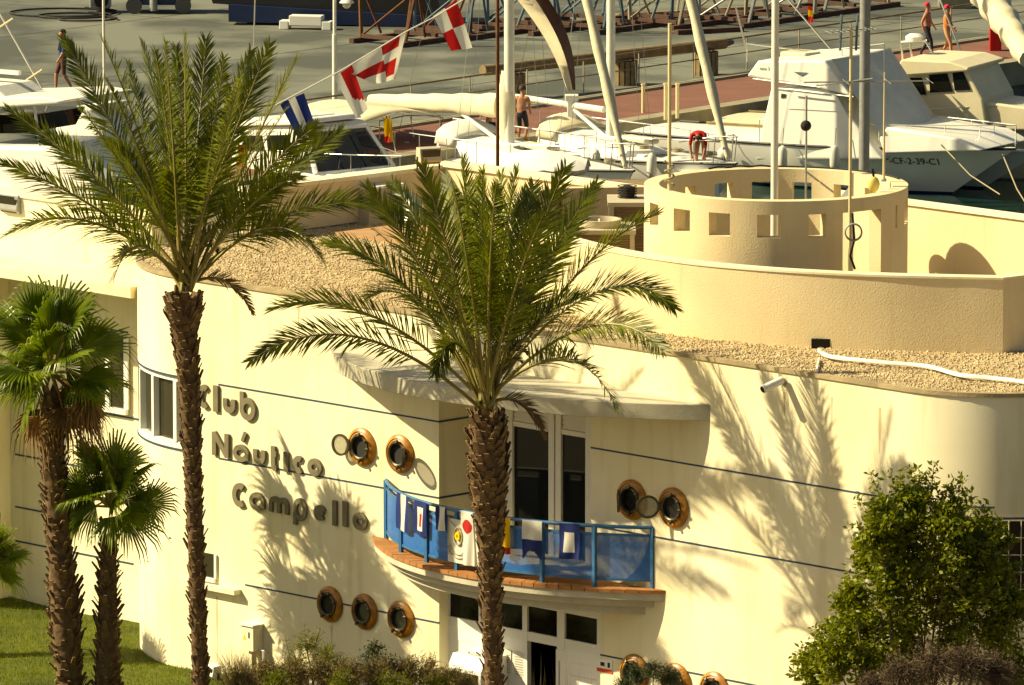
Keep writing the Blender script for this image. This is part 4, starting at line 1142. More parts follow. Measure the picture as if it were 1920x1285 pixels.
c = W(1638, 346, 118.6); t = thing('tower_lamp', c, 'round yellow glass lamp hanging at the tower rim', 'lamp')
mb = MB(); mb.ball(c, .10, .06, .13, 14, 8); mb.build('globe', 'lamp_glass', t, 60)
mb = MB(); mb.tube([c + Vector((0, 0, .12)), c + Vector((-.02, 0, .25))], .02, 5); mb.build('bracket', 'dark', t)
mb = MB(); p_ = [(TCX + (TR - .05) * math.sin(R(q)), TCY - (TR - .05) * math.cos(R(q)), TZT + .012 + .02 * (k % 2)) for k, q in enumerate(range(-150, -185, -5))] + [(TCX + (TR - .05) * math.sin(R(q)), TCY - (TR - .05) * math.cos(R(q)), TZT + .015) for q in range(175, 100, -5)]
mb.tube(p_, .015, 5); tag(mb.build('tower_cable', 'dark'), 'black cable lying along the tower rim', 'cable')
# satellite dish on the hidden terrace throwing its shadow on the terrace wall
def dish(c, r, label):
    c = Vector(c); t = thing('satellite_dish', (c.x, c.y, ZR), label, 'dish')
    ax = Vector((-.6, -.55, .45)).normalized(); ux_ = ax.cross(Vector((0, 0, 1))).normalized()
    mb = MB(); mb.lathe(c, ax, ux_, [(.02, 0), (r * .5, .05), (r, .2), (r, .215), (r * .5, .065), (.02, .015)], 30, True); mb.build('bowl', 'metal_grey', t, 60)
    mb = MB(); mb.tube([(c.x + .05, c.y + .05, ZR), (c.x + .02, c.y + .04, c.z)], .035, 8); mb.build('post', 'metal_grey', t)
dish((5.9, 122.4, 8.2), .66, 'large grey satellite dish half hidden behind the round tower')
dish((6.3, 122.9, 7.75), .3, 'small grey satellite dish half hidden behind the round tower')
# conduit on the gravel and the hole it comes from
h0 = W(1538, 660, 115.66)
mb = MB(); mb.box(h0.x - .14, h0.x + .15, h0.y - .03, h0.y + .04, ZR - .03, ZR + .13); mb.build('wall_opening', 'dark', club)
t = thing('conduit', G(1560, 668, ZR), 'white twin cable conduit running over the roof gravel', 'conduit')
for off in (0, .07):
    pts = smooth_pts([tuple(G(px, py, ZR + .02) + Vector((0, off * 1.6, .03))) for px, py in ((1536, 662), (1560, 674), (1650, 684), (1740, 692), (1800, 708), (1860, 714), (1925, 722), (1960, 728))], 5)
    mb = MB(); mb.tube(pts, .026, 6); mb.build('pipe', 'white_paint', t, 60)
mb = MB(); mb.tube([G(1536, 672, ZR + .02), G(1531, 698, ZR + .02)], .018, 6); mb.build('branch_pipe', 'white_paint', t)
# wall camera
a, c = fac(1470, 716)
t = thing('security_camera', B(a, 0, c), 'white security camera on a wall bracket below the roof edge', 'camera')
p0 = B(a, 0, c); mb = MB(); mb.lathe(p0, -B.n, B.d, [(.06, 0), (.06, .03)], 12); mb.build('wall_plate', 'metal_grey', t)
p1 = p0 - B.n * .18; mb = MB(); mb.tube([p0, p0 - B.n * .1 - Vector((0, 0, .03)), p1], .016, 6); mb.build('bracket', 'metal_grey', t)
d = Vector((-.75, -.5, -.28)).normalized(); mb = MB(); mb.tube([p1 - d * .12, p1 + d * .26], [.06, .065], 10); mb.build('housing', 'white_paint', t, 60)
mb = MB(); mb.tube([p1 + d * .261, p1 + d * .27], .05, 10); mb.build('lens', 'dark_glass', t)
# meter box on a post
a, c = fac(478, 1195, -.02)
t = thing('meter_box', B(a, -.1, .5), 'cream electricity box with warning sticker on a short post', 'meter box')
mb = MB(B); mb.box(a - .12, a + .18, -.22, -.0, c - .20, c + .22); mb.build('cabinet', 'stucco', t, None, .01)
mb = MB(B); mb.box(a - .14, a + .20, -.25, -.0, c + .222, c + .25); mb.build('hood', 'stucco_white', t)
mb = MB(B); mb.box(a + .0, a + .07, -.16, -.05, .4, c - .201); mb.build('post', 'stucco', t)
mb = MB(B); mb.poly([(a - .07, -.223, c - .02), (a + .0, -.223, c - .02), (a - .035, -.223, c + .08)]); mb.build('warning_sticker', 'yellow', t)
mb = MB(B); mb.box(a + .06, a + .09, -.226, -.221, c + .02, c + .12); mb.build('lock', 'dark', t)
mb = MB(B); mb.tube([(a + .2, -.1, c - .16), (a + .3, -.1, c - .18), (a + .3, -.1, c - .36), (a + .24, -.1, c - .40)], .025, 6); mb.build('cable_hook', 'white_paint', t)
def floodlight(p, d, label, s=1.0, stand=.25, matn='metal_grey'):
    t = thing('floodlight', p, label, 'floodlight'); p = Vector(p); d = Vector(d).normalized()
    f = Frame((p.x, p.y, p.z), (d.x, d.y), (-d.y, d.x))
    mb = MB(f); mb.side_prism([(-.10 * s, stand), (.06 * s, stand - .02), (.14 * s, stand + .05 * s), (.10 * s, stand + .26 * s), (-.06 * s, stand + .28 * s)], -.2 * s, .2 * s); mb.build('housing', matn, t, None, .01)
    mb = MB(f); q = stand
    mb.poly([(.07 * s, -.17 * s, q + .005), (.07 * s, .17 * s, q + .005), (.115 * s, .17 * s, q + .24 * s), (.115 * s, -.17 * s, q + .24 * s)]); 
    for v in range(len(mb.v)): mb.v[v] = tuple(Vector(mb.v[v]) + d * .035 * s)
    mb.build('glass', 'olive_glass', t)
    for sd in (-.215, .2):
        mb = MB(f); mb.box(-.02, .02, sd * s, (sd + .015) * s, 0, stand + .12 * s); mb.build('yoke', 'dark', t)
p = W(803, 308, 128.2); floodlight((p.x, p.y, p.z - .1), (.4, -.9, 0), 'boxy floodlight on the rear parapet of the roof', 1.0, .12, 'ac_beige')
p = W(27, 402, plane_D(27, -2.0)); floodlight((p.x, p.y, p.z - .02), (-.7, -.7, 0), 'grey floodlight on top of the set back wing wall', 1.25, .06)
p = B(fac(432, 1250)[0], -.35, lawn_z(-6, 0)); floodlight((p.x, p.y, p.z), (-.9, -.4, 0), 'white floodlight standing in the grass at the wall foot', .8, .02, 'white_paint')
# flags and crest banner hung on the balcony railing
def cloth(name, P00, P10, P01, P11, nu, nv, colour, mats, wave=.03, ph=0.0, n=None, parent=None):
    """grid from top edge (P00-P10) to bottom edge (P01-P11)"""
    mb = MB(); P00, P10, P01, P11 = map(Vector, (P00, P10, P01, P11))
    n = Vector(n) if n is not None else (P10 - P00).cross(P01 - P00).normalized()
    id_ = [[None] * (nv + 1) for _ in range(nu + 1)]
    for i in range(nu + 1):
        for j in range(nv + 1):
            u, v = i / nu, j / nv
            p = P00.lerp(P10, u).lerp(P01.lerp(P11, u), v) + n * wave * v ** .6 * math.sin(u * 7 + v * 3 + ph)
            id_[i][j] = mb.P(*p)
    for i in range(nu):
        for j in range(nv):
            k = colour((i + .5) / nu, (j + .5) / nv)
            if k is None: continue
            mb.mi = k; mb.F(id_[i][j], id_[i + 1][j], id_[i + 1][j + 1], id_[i][j + 1])
    return mb.build(name, mats, parent, 60)
FM = ['flag_white', 'flag_blue', 'red', 'flag_yellow']
def rail_flag(px0, px1, hpx, colour, label, ph=0, skew=0, nu=12, nv=16):
    (q0, _), (q1, _) = rail_at(px0, ZT), rail_at(px1, ZT)
    h = hpx / 117; o = -.06
    P = [B(q0[0], q0[1] + o, ZT + .02), B(q1[0], q1[1] + o, ZT + .02), B(q0[0] + skew, q0[1] + o - .02, ZT + .02 - h), B(q1[0] + skew, q1[1] + o - .02, ZT + .02 - h)]
    ob = cloth('signal_flag', *P, nu, nv, colour, FM, .022, ph, -B.n)
    return tag(ob, label, 'flag', 'signal flags hung on the balcony railing')
rail_flag(749, 772, 68, lambda u, v: 0 if .3 < u < .72 else 1, 'blue flag with a white central band on the railing nearest the lettering', .3)
rail_flag(782, 805, 64, lambda u, v: 2 if .38 < u < .64 and .35 < v < .75 else (0 if .25 < u < .78 and .18 < v < .85 else 1), 'blue bordered white flag with red centre on the railing', 1)
rail_flag(822, 843, 45, lambda u, v: 0 if u > .35 and u < .85 else 1, 'short blue and white flag beside the crest banner', 2)
rail_flag(869, 891, 100, lambda u, v: 2 if ((u - .5) / .42) ** 2 + ((v - .28) / .13) ** 2 < 1 else 0, 'long white pennant with a red disc by the palm trunk', 2.5, 0.06, 24, 60)
rail_flag(943, 962, 68, lambda u, v: 2 if v > .82 else 3, 'yellow flag with a red foot hanging beside the palm trunk', .8)
rail_flag(985, 1021, 72, lambda u, v: None if v > .72 and abs(u - .5) < (v - .72) * 1.5 else (1 if v > .52 else 0), 'swallow tailed white and blue flag on the railing', 1.7, nu=16, nv=20)
rail_flag(1054, 1092, 66, lambda u, v: 0 if .28 < u < .74 and .22 < v < .80 else 1, 'blue flag with white square beside the swallow tailed flag', 3.0)
(q0, f0), (q1, f1) = rail_at(843, 3.9), rail_at(903, 3.9)
pl = [rc_at(f0 + (f1 - f0) * k / 8) for k in range(9)]
mb = MB(B); mb.ribbon([(a, b - .04) for a, b in pl], ZB + .12, ZT - .14, .012); ban = mb.build('crest_banner', 'flag_white'); tag(ban, 'white banner with a faint anchor crest fixed to the balcony railing', 'banner')
qc = rc_at(f0 + (f1 - f0) * .36); cz = ZB + .36
def crest_pt(a, c): return B(qc[0] + a, qc[1] - .052 - .16 * a * 0, cz + c)
tg = (Vector((*rc_at(f0 + (f1 - f0) * .45), 0)) - Vector((*rc_at(f0 + (f1 - f0) * .27), 0))).normalized()
def crest_pt(a, c): return B(qc[0] + tg.x * a, qc[1] + tg.y * a - .056, cz + c)
mb = MB(); mb.tube([crest_pt(.26 * math.cos(q), .26 * math.sin(q) + .1) for q in np.linspace(-2.9, -.2, 24)], .008, 4); mb.tube([crest_pt(.20 * math.cos(q), .20 * math.sin(q) + .1) for q in np.linspace(-2.9, -.2, 24)], .008, 4); mb.build('crest_ring', 'crest', ban)
mb = MB(); mb.tube([crest_pt(.10 * math.cos(q), .14 * math.sin(q) + .2) for q in np.linspace(0, 6.2, 22)], .016, 5); mb.build('crest_wreath', 'crest', ban)
mb = MB(); mb.tube([crest_pt(.04 * math.cos(q), .05 * math.sin(q) + .2) for q in np.linspace(0, 6.2, 12)], .03, 5); mb.build('crest_shield', 'yellow', ban)
mb = MB(); mb.tube([crest_pt(-.22, -.12), crest_pt(-.22, .5)], .008, 4); mb.tube([crest_pt(-.22, .45), crest_pt(.1, .22)], .006, 4); mb.build('crest_mast', 'crest', ban)
# ================================================================== BOATS
def boat_frame(px, py, z, deg):                   # origin at a pixel on height z, heading deg towards the camera from +X
    o = G(px, py, z); h = (math.cos(R(deg)), -math.sin(R(deg))); n = (math.sin(R(deg)), math.cos(R(deg)))
    return Frame((o.x, o.y, -1.2), h, n)          # heights measured from the water
def hull(f, L, Bm, fs, fb, parent, matn='boat_white', stripe=None, rake=.9, b0=0.0, bow=2.2, boot='boat_blue', wl=.82):
    """bow tip at a = 0, stern at a = -L, centre line b = b0; fs, fb: freeboard at stern and bow"""
    ns = 26; mb = MB(f); S = []
    for k in range(ns + 1):
        t = k / ns; h = Bm / 2 * (1 - max(0, (t - .42) / .58) ** bow) * (.86 + .14 * min(1, t / .3)); h = max(h, .012)
        z = fs + (fb - fs) * t ** 2; a = -L + L * t
        row = []
        for w, zz in ((0, -.5), (wl * .45, -.35), (wl * .86, .05), (wl, .28 * z), (.95, .7 * z), (1, z)):
            rk = rake * max(0, t - .45) / .55 * (1 - (zz + .5) / (z + .5)) * 1.15
            row.append((a - rk * (t > .45), h * w * (1 - .35 * max(0, t - .6) / .4 * (1 - (zz + .5) / (z + .5))), zz))
        S.append(row)
    for sg in (-1, 1):
        id_ = [[mb.P(a, b0 + sg * b, z) for a, b, z in row] for row in S]
        for i in range(ns):
            for j in range(5):
                mb.mi = 1 if j < 2 else 0
                q = (id_[i][j], id_[i + 1][j], id_[i + 1][j + 1], id_[i][j + 1])
                mb.F(*(q if sg < 0 else q[::-1]))
    mb.mi = 0
    st = [mb.P(a, b0 - b, z) for a, b, z in S[0]] + [mb.P(a, b0 + b, z) for a, b, z in S[0][::-1]]
    mb.F(*st[::-1])
    h_ = mb.build('hull', [matn, boot], parent, 50)
    mb = MB(f)
    for i in range(ns):
        (a0, w0, z0), (a1, w1, z1_) = S[i][-1], S[i + 1][-1]
        for q in range(4):
            s0, s1 = -1 + q * .5, -.5 + q * .5; cam0, cam1 = lambda s: .07 * (1 - s * s), None
            mb.quad((a0, b0 + w0 * s0, z0 - .03 + cam0(s0)), (a1, b0 + w1 * s0, z1_ - .03 + cam0(s0)), (a1, b0 + w1 * s1, z1_ - .03 + cam0(s1)), (a0, b0 + w0 * s1, z0 - .03 + cam0(s1)))
    mb.build('deck', matn, parent, 50)
    for sg in (-1, 1):
        mb = MB(f); mb.tube([(r[-1][0], b0 + sg * r[-1][1], r[-1][2]) for r in S], .035, 5); mb.build('rub_rail', stripe or matn, parent, 60)
    return S
def rails(f, S, parent, k0, k1, h=.55, b0=0.0, step=3, inset=.9):
    for sg in (-1, 1):
        pts = [(r[-1][0], b0 + sg * r[-1][1] * inset, r[-1][2] + h) for r in S[k0:k1 + 1]]
        mb = MB(f); mb.tube(pts, .014, 5); mb.build('guard_rail', 'steel', parent, 60)
        for r in S[k0:k1 + 1:step]:
            mb = MB(f); mb.tube([(r[-1][0], b0 + sg * r[-1][1] * inset, r[-1][2]), (r[-1][0], b0 + sg * r[-1][1] * inset, r[-1][2] + h)], .012, 5); mb.build('stanchion', 'steel', parent)
def fender(f, a, b, z, label, group='fenders hung on the white motor cruiser'):
    p = f(a, b, z); t = thing('fender', p, label, 'fender', group)
    mb = MB(); mb.lathe((p.x, p.y, p.z - .35), (0, 0, 1), (1, 0, 0), [(.02, -.02), (.10, .02), (.13, .12), (.13, .5), (.08, .6), (.03, .64)], 14); mb.build('body', 'fender', t, 60)
    mb = MB(); mb.tube([(p.x, p.y, p.z + .29), (p.x + .03, p.y + .05, p.z + .75)], .012, 4); mb.build('line', 'rope', t)
# ---- white flybridge cruiser with registration on the bow
fA = boat_frame(1885, 285, .1, 33)
A = thing('motor_cruiser', fA(-5, 0, 0), 'big white flybridge motor cruiser with registration number on its bow', 'boat')
SA = hull(fA, 11.2, 3.3, 1.15, 1.32, A, stripe='boat_dark', rake=2.3, b0=.55, bow=2.0)
hull(fA, 10.0, 1.7, .9, 1.10, A, stripe='boat_white', rake=2.2, b0=1.9, bow=2.2)
nb = -1.0
def hp(px, py, b=nb): return fA.hit(px, py, b)
lo = [hp(*q) for q in ((1415, 300), (1445, 165), (1552, 165), (1655, 300))]
mb = MB(fA); far = [(a + (0 if k < 2 else .25), c) for k, (a, c) in enumerate(lo)]
mb.side_prism(lo, nb, 2.0, [(a, c) for a, c in lo]); mb.build('cabin', 'boat_white', A, None, .06)
fly = [hp(*q) for q in ((1404, 142), (1425, 113), (1550, 113), (1600, 180), (1545, 166))]
mb = MB(fA); mb.side_prism(fly, nb - .12, 2.1); mb.build('flybridge', 'boat_white', A, None, .05)
mb = MB(fA); mb.side_prism([hp(*q, nb - .02) for q in ((1478, 204), (1490, 167), (1566, 175), (1585, 210))], nb - .02, nb - .004); mb.build('side_curtain', 'tarp', A)
mb = MB(fA); mb.side_prism([hp(*q, nb - .02) for q in ((1464, 184), (1465, 176), (1473, 177), (1472, 183))], nb - .02, nb - .004); mb.build('side_light', 'boat_dark', A)
mb = MB(fA); a, c = hp(1500, 136, nb - .14); mb.poly([(a - .2, nb - .135, c), (a + .25, nb - .135, c + .01), (a + .05, nb - .135, c - .1)]); mb.build('emblem', 'steel_blue', A)
# raked front under a canvas cover
a0, c0 = hp(1551, 113); a1, c1 = hp(1645, 258)
mb = MB(fA)
n_ = 8
for i in range(n_):
    for j in range(6):
        def pt(i, j):
            t = i / n_; s = j / 6; b = nb + .02 + (2.06 - nb) * s; bul = .55 * math.sin(math.pi * s) * (.4 + .6 * t)
            return (a0 + (a1 - a0) * t + bul + .12, b, c0 + (c1 - c0) * t + .03)
        mb.quad(pt(i, j), pt(i + 1, j), pt(i + 1, j + 1), pt(i, j + 1))
mb.build('windscreen_cover', 'boat_canvas', A, 50)
mb = MB(fA); a_, c_ = hp(1470, 260); mb.side_prism([hp(1640, 262), hp(1655, 240), hp(1790, 262), hp(1830, 285), hp(1650, 290)], nb + .2, 1.9); mb.build('foredeck_trunk', 'boat_white', A, 50, .05)
for q in ((1478, 168, 1600, 182), (1412, 148, 1538, 164)):
    a, c = hp(q[0], q[1], nb - .16); a2, c2 = hp(q[2], q[3], nb - .16); mb = MB(fA); mb.tube([(a, nb - .16, c), (a2, nb - .16, c2)], .02, 5); mb.build('outrigger', 'steel', A)
rails(fA, SA, A, 10, 26, .62, .55, 2, .93)
for (xa, ya, xb, yb) in ((1400, 82, 1500, 100), (1500, 100, 1640, 86)):
    mb = MB(fA); a, c = hp(xa, ya, 0); a2, c2 = hp(xb, yb, 0); mb.tube([(a, 0, c), (a2, .5, c2)], .02, 5); mb.build('fly_rail', 'steel', A)
    for t in (0, .5, 1): mb = MB(fA); mb.tube([(a + (a2 - a) * t, .5 * t, c + (c2 - c) * t), (a + (a2 - a) * t, .5 * t, c - .5)], .015, 5); mb.build('stanchion', 'steel', A)
a, c = hp(1500, 112, .4); mb = MB(fA); mb.box(a - .45, a + .35, .1, .9, c - .1, c + .22); mb.build('helm_seat', 'boat_cream', A, None, .05)
a, c = hp(1560, 112, .6); mb = MB(fA); mb.box(a - .25, a + .25, .2, 1.2, c - .1, c + .12); mb.build('console', 'boat_white', A, None, .05)
mb = MB(fA); a, c = hp(1830, 262, .5); mb.lathe(fA(a, .5, c), (.3, -.9, 0), (1, 0, 0), [(.12, 0), (.16, .06), (.12, .22)], 12); mb.build('windlass', 'boat_cream', A, 50)
def text_on(s, f, a, b, c, h, matn, parent, name='lettering', rz=0):
    cu = bpy.data.curves.new(name, 'FONT'); cu.body = s; cu.size = h; cu.extrude = .004
    ob = bpy.data.objects.new(name, cu); col.objects.link(ob); bpy.context.view_layer.update()
    me = bpy.data.meshes.new_from_object(ob.evaluated_get(bpy.context.evaluated_depsgraph_get()))
    bpy.data.objects.remove(ob)
    mb = MB(f)
    for v in me.vertices: mb.P(a + v.co.x, (b(v.co.x) if b else hull_b(a + v.co.x, c + v.co.y)) - v.co.z, c + v.co.y)
    for p in me.polygons: mb.F(*p.vertices)
    return mb.build(name, matn, parent)
ta, tc2 = fA.hit(1640, 308, -.95)
def hull_b(aa, zz, S=SA, b0=.55):
    best = b0
    for r0, r1 in zip(S[:-1], S[1:]):
        for q in (2, 3, 4):
            # the hull side as a grid of (a, b, z) points: bilinear by nearest cell
            za, zb_ = (r0[q][2] + r1[q][2]) / 2, (r0[q + 1][2] + r1[q + 1][2]) / 2
            if za <= zz <= zb_:
                t = (zz - za) / (zb_ - za)
                a0 = r0[q][0] * (1 - t) + r0[q + 1][0] * t; a1 = r1[q][0] * (1 - t) + r1[q + 1][0] * t
                if a0 <= aa <= a1:
                    s_ = (aa - a0) / (a1 - a0); w0 = r0[q][1] * (1 - t) + r0[q + 1][1] * t; w1 = r1[q][1] * (1 - t) + r1[q + 1][1] * t
                    return b0 - (w0 * (1 - s_) + w1 * s_) - .02
    return best
def side_b(x, S=SA, b0=.55, zf=.8, z=None):
    aa = ta + x
    for r0, r1 in zip(S[:-1], S[1:]):
        if r0[4][0] <= aa <= r1[4][0]:
            t = (aa - r0[4][0]) / (r1[4][0] - r0[4][0]); return b0 - (r0[4][1] * (1 - t) + r1[4][1] * t) - .035
    return b0 - .5
text_on('7ª-CF-2-39-C1', fA, ta, None, tc2 - .02, .25, 'boat_dark', A, 'registration')
ta2, tc3 = fA.hit(1424, 131, nb - .13)
text_on('caso 3', fA, ta2, lambda x: nb - .125, tc3, .12, 'metal_grey', A, 'boat_name')
for px, lb in ((1470, 'white fender on the big motor cruiser seen beside the white flagpole'), (1568, 'white fender on the big motor cruiser seen beside the antenna mast')): a, c = fA.hit(px, 300, -1.2); fender(fA, a, -1.28, c + .1, lb)
a, c = fA.hit(1360, 290, -1.25); p = fA(a, -1.3, c); t = thing('ball_fender', p, 'round white fender at the stern of the big motor cruiser', 'fender'); mb = MB(); mb.ball(p, .20, .20, .22, 14, 9); mb.build('body', 'fender', t, 60); mb = MB(); mb.tube([p + Vector((0, 0, .2)), p + Vector((.03, .05, .6))], .012, 4); mb.build('line', 'rope', t)
# ---- cream cruiser with windows behind it
fB = boat_frame(2040, 224, .5, 26)
Bb = thing('old_cruiser', fB(-6, 0, 0), 'cream wooden cruiser with dark cabin windows lying behind the flybridge cruiser', 'boat')
SB = hull(fB, 10.5, 3.2, 1.2, 1.75, Bb, 'boat_cream', stripe='timber', rake=1.4, bow=2.0, boot='boat_grey')
nb2 = -1.1
lo = [fB.hit(*q, nb2) for q in ((1690, 238), (1700, 132), (1812, 130), (1842, 186), (1850, 238))]
mb = MB(fB); mb.side_prism(lo, nb2, 1.1); cb = mb.build('cabin', 'boat_cream', Bb, None, .05)
for q in (((1702, 178), (1702, 146), (1728, 146), (1737, 178)), ((1744, 174), (1742, 141), (1776, 138), (1786, 172)), ((1790, 170), (1786, 137), (1806, 135), (1820, 169))):
    mb = MB(fB); mb.side_prism([fB.hit(*w, nb2 - .02) for w in q], nb2 - .03, nb2 - .005); mb.build('window', 'dark_glass', cb)
mb = MB(fB); mb.side_prism([fB.hit(*q, nb2 - .15) for q in ((1672, 138), (1690, 112), (1780, 116), (1816, 128), (1814, 134), (1700, 142))], nb2 - .15, 1.3); mb.build('cabin_roof', 'boat_cream', Bb, None, .04)
rails(fB, SB, Bb, 12, 26, .5, 0, 3, .93)
mb = MB(fB); mb.side_prism([fB.hit(*q, -.9) for q in ((1838, 245), (1838, 190), (1930, 203), (1990, 225), (1990, 245))], -.9, .9); mb.build('foredeck_trunk', 'boat_cream', Bb, None, .05)
mb = MB(fB); a, c = fB.hit(1895, 193, 0); mb.box(a - .5, a + .4, -.4, .5, c - .25, c + .05); mb.build('hatch', 'boat_white', Bb, None, .03)
a, c = fB.hit(1715, 72, .2); ra = fB(a, .2, c)
mb = MB(); mb.lathe(ra, (0, 0, 1), (1, 0, 0), [(.1, -.09), (.24, -.07), (.25, .05), (.15, .12)], 18); mb.build('radar_dome', 'boat_white', Bb, 50)
for q in ((1690, 80, 1693, 128), (1706, 80, 1712, 126), (1735, 76, 1760, 118), (1690, 79, 1738, 76)):
    mb = MB(fB); a, c = fB.hit(q[0], q[1], .2); a2, c2 = fB.hit(q[2], q[3], .2); mb.tube([(a, .2, c), (a2, .2, c2)], .028, 6); mb.build('radar_frame', 'steel', Bb)
# ---- sailing yachts, bows towards the clubhouse
def yacht(mpx, mpy, label, L, Bm, mast_w, boompx, covered, jib, deg=53, mast_s=-5.3, jibw=19):
    m0 = G(mpx, mpy, .05); h = Vector((math.cos(R(deg)), -math.sin(R(deg)), 0)); n = Vector((math.sin(R(deg)), math.cos(R(deg)), 0))
    o = m0 - h * mast_s
    f = Frame((o.x, o.y, -1.2), h, n)
    t = thing('sailing_yacht', f(mast_s, 0, 0), label, 'boat', 'sailing yachts moored bow out')
    S = hull(f, L, Bm, 1.0, 1.3, t, rake=1.3, bow=1.9, stripe='boat_dark')
    rails(f, S, t, 2, 25, .6, 0, 3, .95)
    mb = MB(f)                                   # coachroof
    prev = None
    for k in range(9):
        s = k / 8; a = mast_s - 2.0 + 4.0 * s; w = .95 * (1 - .45 * s ** 2); z = 1.12; hh = .36 * (1 - .75 * s ** 2.0)
        ring = [mb.P(a, -w, z - .05), mb.P(a, -w * .86, z + hh), mb.P(a, 0, z + hh + .07), mb.P(a, w * .86, z + hh), mb.P(a, w, z - .05)]
        if prev:
            for q in range(4): mb.F(prev[q], ring[q], ring[q + 1], prev[q + 1])
        else: mb.F(*ring)
        prev = ring
    mb.F(*prev[::-1]); mb.build('coachroof', 'boat_white', t, 40)
    for k in (0, 1):
        mb = MB(f); mb.box(mast_s + .5 + 1.5 * k, mast_s + .95 + 1.5 * k, -.24, .24, 1.42 - .28 * k, 1.47 - .28 * k); mb.build('hatch', 'boat_glass', t)
    r = mast_w / 2 * m0.y / FPX
    mb = MB(f); mb.tube([(mast_s, 0, 1.2), (mast_s, 0, 14.2)], [r, r * .9], 14); mb.build('mast', 'mast_white', t, 60)
    bx, by, gx, gy = boompx
    a_, c_ = f.hit(bx, by, 0); g_, gc_ = f.hit(gx, gy, 0)
    if covered:
        mb = MB(f); nn = 14; rings = []
        for k in range(nn + 1):
            s = k / nn; a = g_ + (a_ - g_) * s; c = gc_ + (c_ - gc_) * s; hh = (.32 - .16 * s) * (1 + .07 * math.sin(k * 2.1)); ww = .17 - .05 * s
            rings.append([mb.P(a, ww * math.cos(q) * (1 + .1 * math.sin(k * 1.3 + q * 2)), c + hh * math.sin(q)) for q in np.linspace(0, 2 * math.pi, 13)[:-1]])
        for k in range(nn):
            for q in range(12): mb.F(rings[k][q], rings[k][(q + 1) % 12], rings[k + 1][(q + 1) % 12], rings[k + 1][q])
        mb.F(*rings[0][::-1]); mb.F(*rings[-1]); mb.build('sail_cover', 'sail', t, 60)
        mb = MB(f); rings = []                    # cover laced round the mast
        for k, (z_, rr) in enumerate(((gc_ - .95, .17), (gc_ - .5, .23), (gc_ - .1, .27), (gc_ + .3, .27), (gc_ + .6, .20), (gc_ + .95, .15))):
            rings.append([mb.P(mast_s + (rr * (1 + .16 * math.sin(q * 5 + k * .7))) * math.cos(q) - .12, rr * .8 * math.sin(q), z_) for q in np.linspace(0, 2 * math.pi, 17)[:-1]])
        for k in range(5):
            for q in range(16): mb.F(rings[k][q], rings[k][(q + 1) % 16], rings[k + 1][(q + 1) % 16], rings[k + 1][q])
        mb.build('mast_cover', 'sail', t, 60)
    else:
        mb = MB(f); mb.tube([(g_, 0, gc_), (a_, 0, c_)], .085, 10); mb.build('boom', 'mast_white', t, 60)
    k_ = .35
    mb = MB(f); mb.tube([(mast_s, 0, 1.35), (g_ + (a_ - g_) * k_, 0, gc_ + (c_ - gc_) * k_ - .1)], .055, 8); mb.build('boom_vang', 'mast_white', t, 60)
    ja, jz = -.35, 1.35
    mb = MB(f); npt = 40; mb.tube([(ja + (mast_s - ja) * s, 0, jz + (14.0 - jz) * s) for s in np.linspace(0, 1, npt)], [jibw / 2 * m0.y / FPX * (.42 + .7 * min(1, s * 7) - .5 * s) * (1 + .10 * math.sin(s * 60)) for s in np.linspace(0, 1, npt)], 10); mb.build('furled_jib', 'sail', t, 60)
    for sg in (-1, 1):
        for da in (0, -.5):
            mb = MB(f); mb.tube([(mast_s + da, sg * Bm * .44, 1.15), (mast_s, 0, 13.8)], .008, 4, False); mb.build('shroud', 'metal_grey', t)
    mb = MB(f); mb.tube([(-L + .1, 0, 1.0), (mast_s, 0, 14.1)], .008, 4, False); mb.build('backstay', 'metal_grey', t)
    pr = [(-.1, 0, 1.95)] + [(-1.3, q, 1.9) for q in ()]
    mb = MB(f); mb.tube([(-1.6, -.62, 1.75), (-.5, -.3, 1.98), (.05, 0, 2.0), (-.5, .3, 1.98), (-1.6, .62, 1.75)], .018, 6); mb.build('pulpit', 'steel', t, 60)
    for q in ((-.5, -.3), (-.5, .3), (.0, 0)): mb = MB(f); mb.tube([(q[0], q[1], 1.98), (q[0] - .1, q[1], 1.28)], .016, 5); mb.build('pulpit_leg', 'steel', t)
    return f, t
fD, yD = yacht(955, 285, 'sailing yacht with a cream cover over its boom and mast', 10.4, 3.2, 20, (694, 188, 935, 198), True, None)
fE, yE = yacht(1145, 272, 'sailing yacht with a bare silver boom', 10.0, 3.1, 17, (968, 182, 1133, 206), False, None)
# loosened brown and white headsail on the covered yacht
P = [W(950, -40, 193), W(985, -40, 193), W(1060, 175, 192.5), W(1082, 168, 192.5)]
mb = MB(); nn = 16
for lay, (xa, xb) in enumerate(((0, .58), (.58, 1))):
    mb.mi = lay
    for k in range(nn):
        def pt(k, s):
            t = k / nn; ce = Vector(W(945 + 120 * t + 14 * math.sin(t * 3.1), -30 + 200 * t, 193)); wd = (56 * (1 - .9 * t ** 1.5) + 8) * 193 / FPX
            return tuple(ce + Vector((s * wd, .25 * math.sin(s * 5 + t * 4), 0)))
        mb.quad(pt(k, xa), pt(k + 1, xa), pt(k + 1, xb), pt(k, xb))
ob = mb.build('loose_sail', ['sail', 'sail_brown'], None, 60); ob.modifiers.new('thick', 'SOLIDIFY').thickness = .02
tag(ob, 'loose twisted sail, cream with a brown edge, hanging beside the covered mast', 'sail')
t, a, b = pole('dark_mast', 933, -100, 330, 187.0, 7, 'rust', 'thin dark brown mast in front of the covered yacht', 'mast', -1.2)
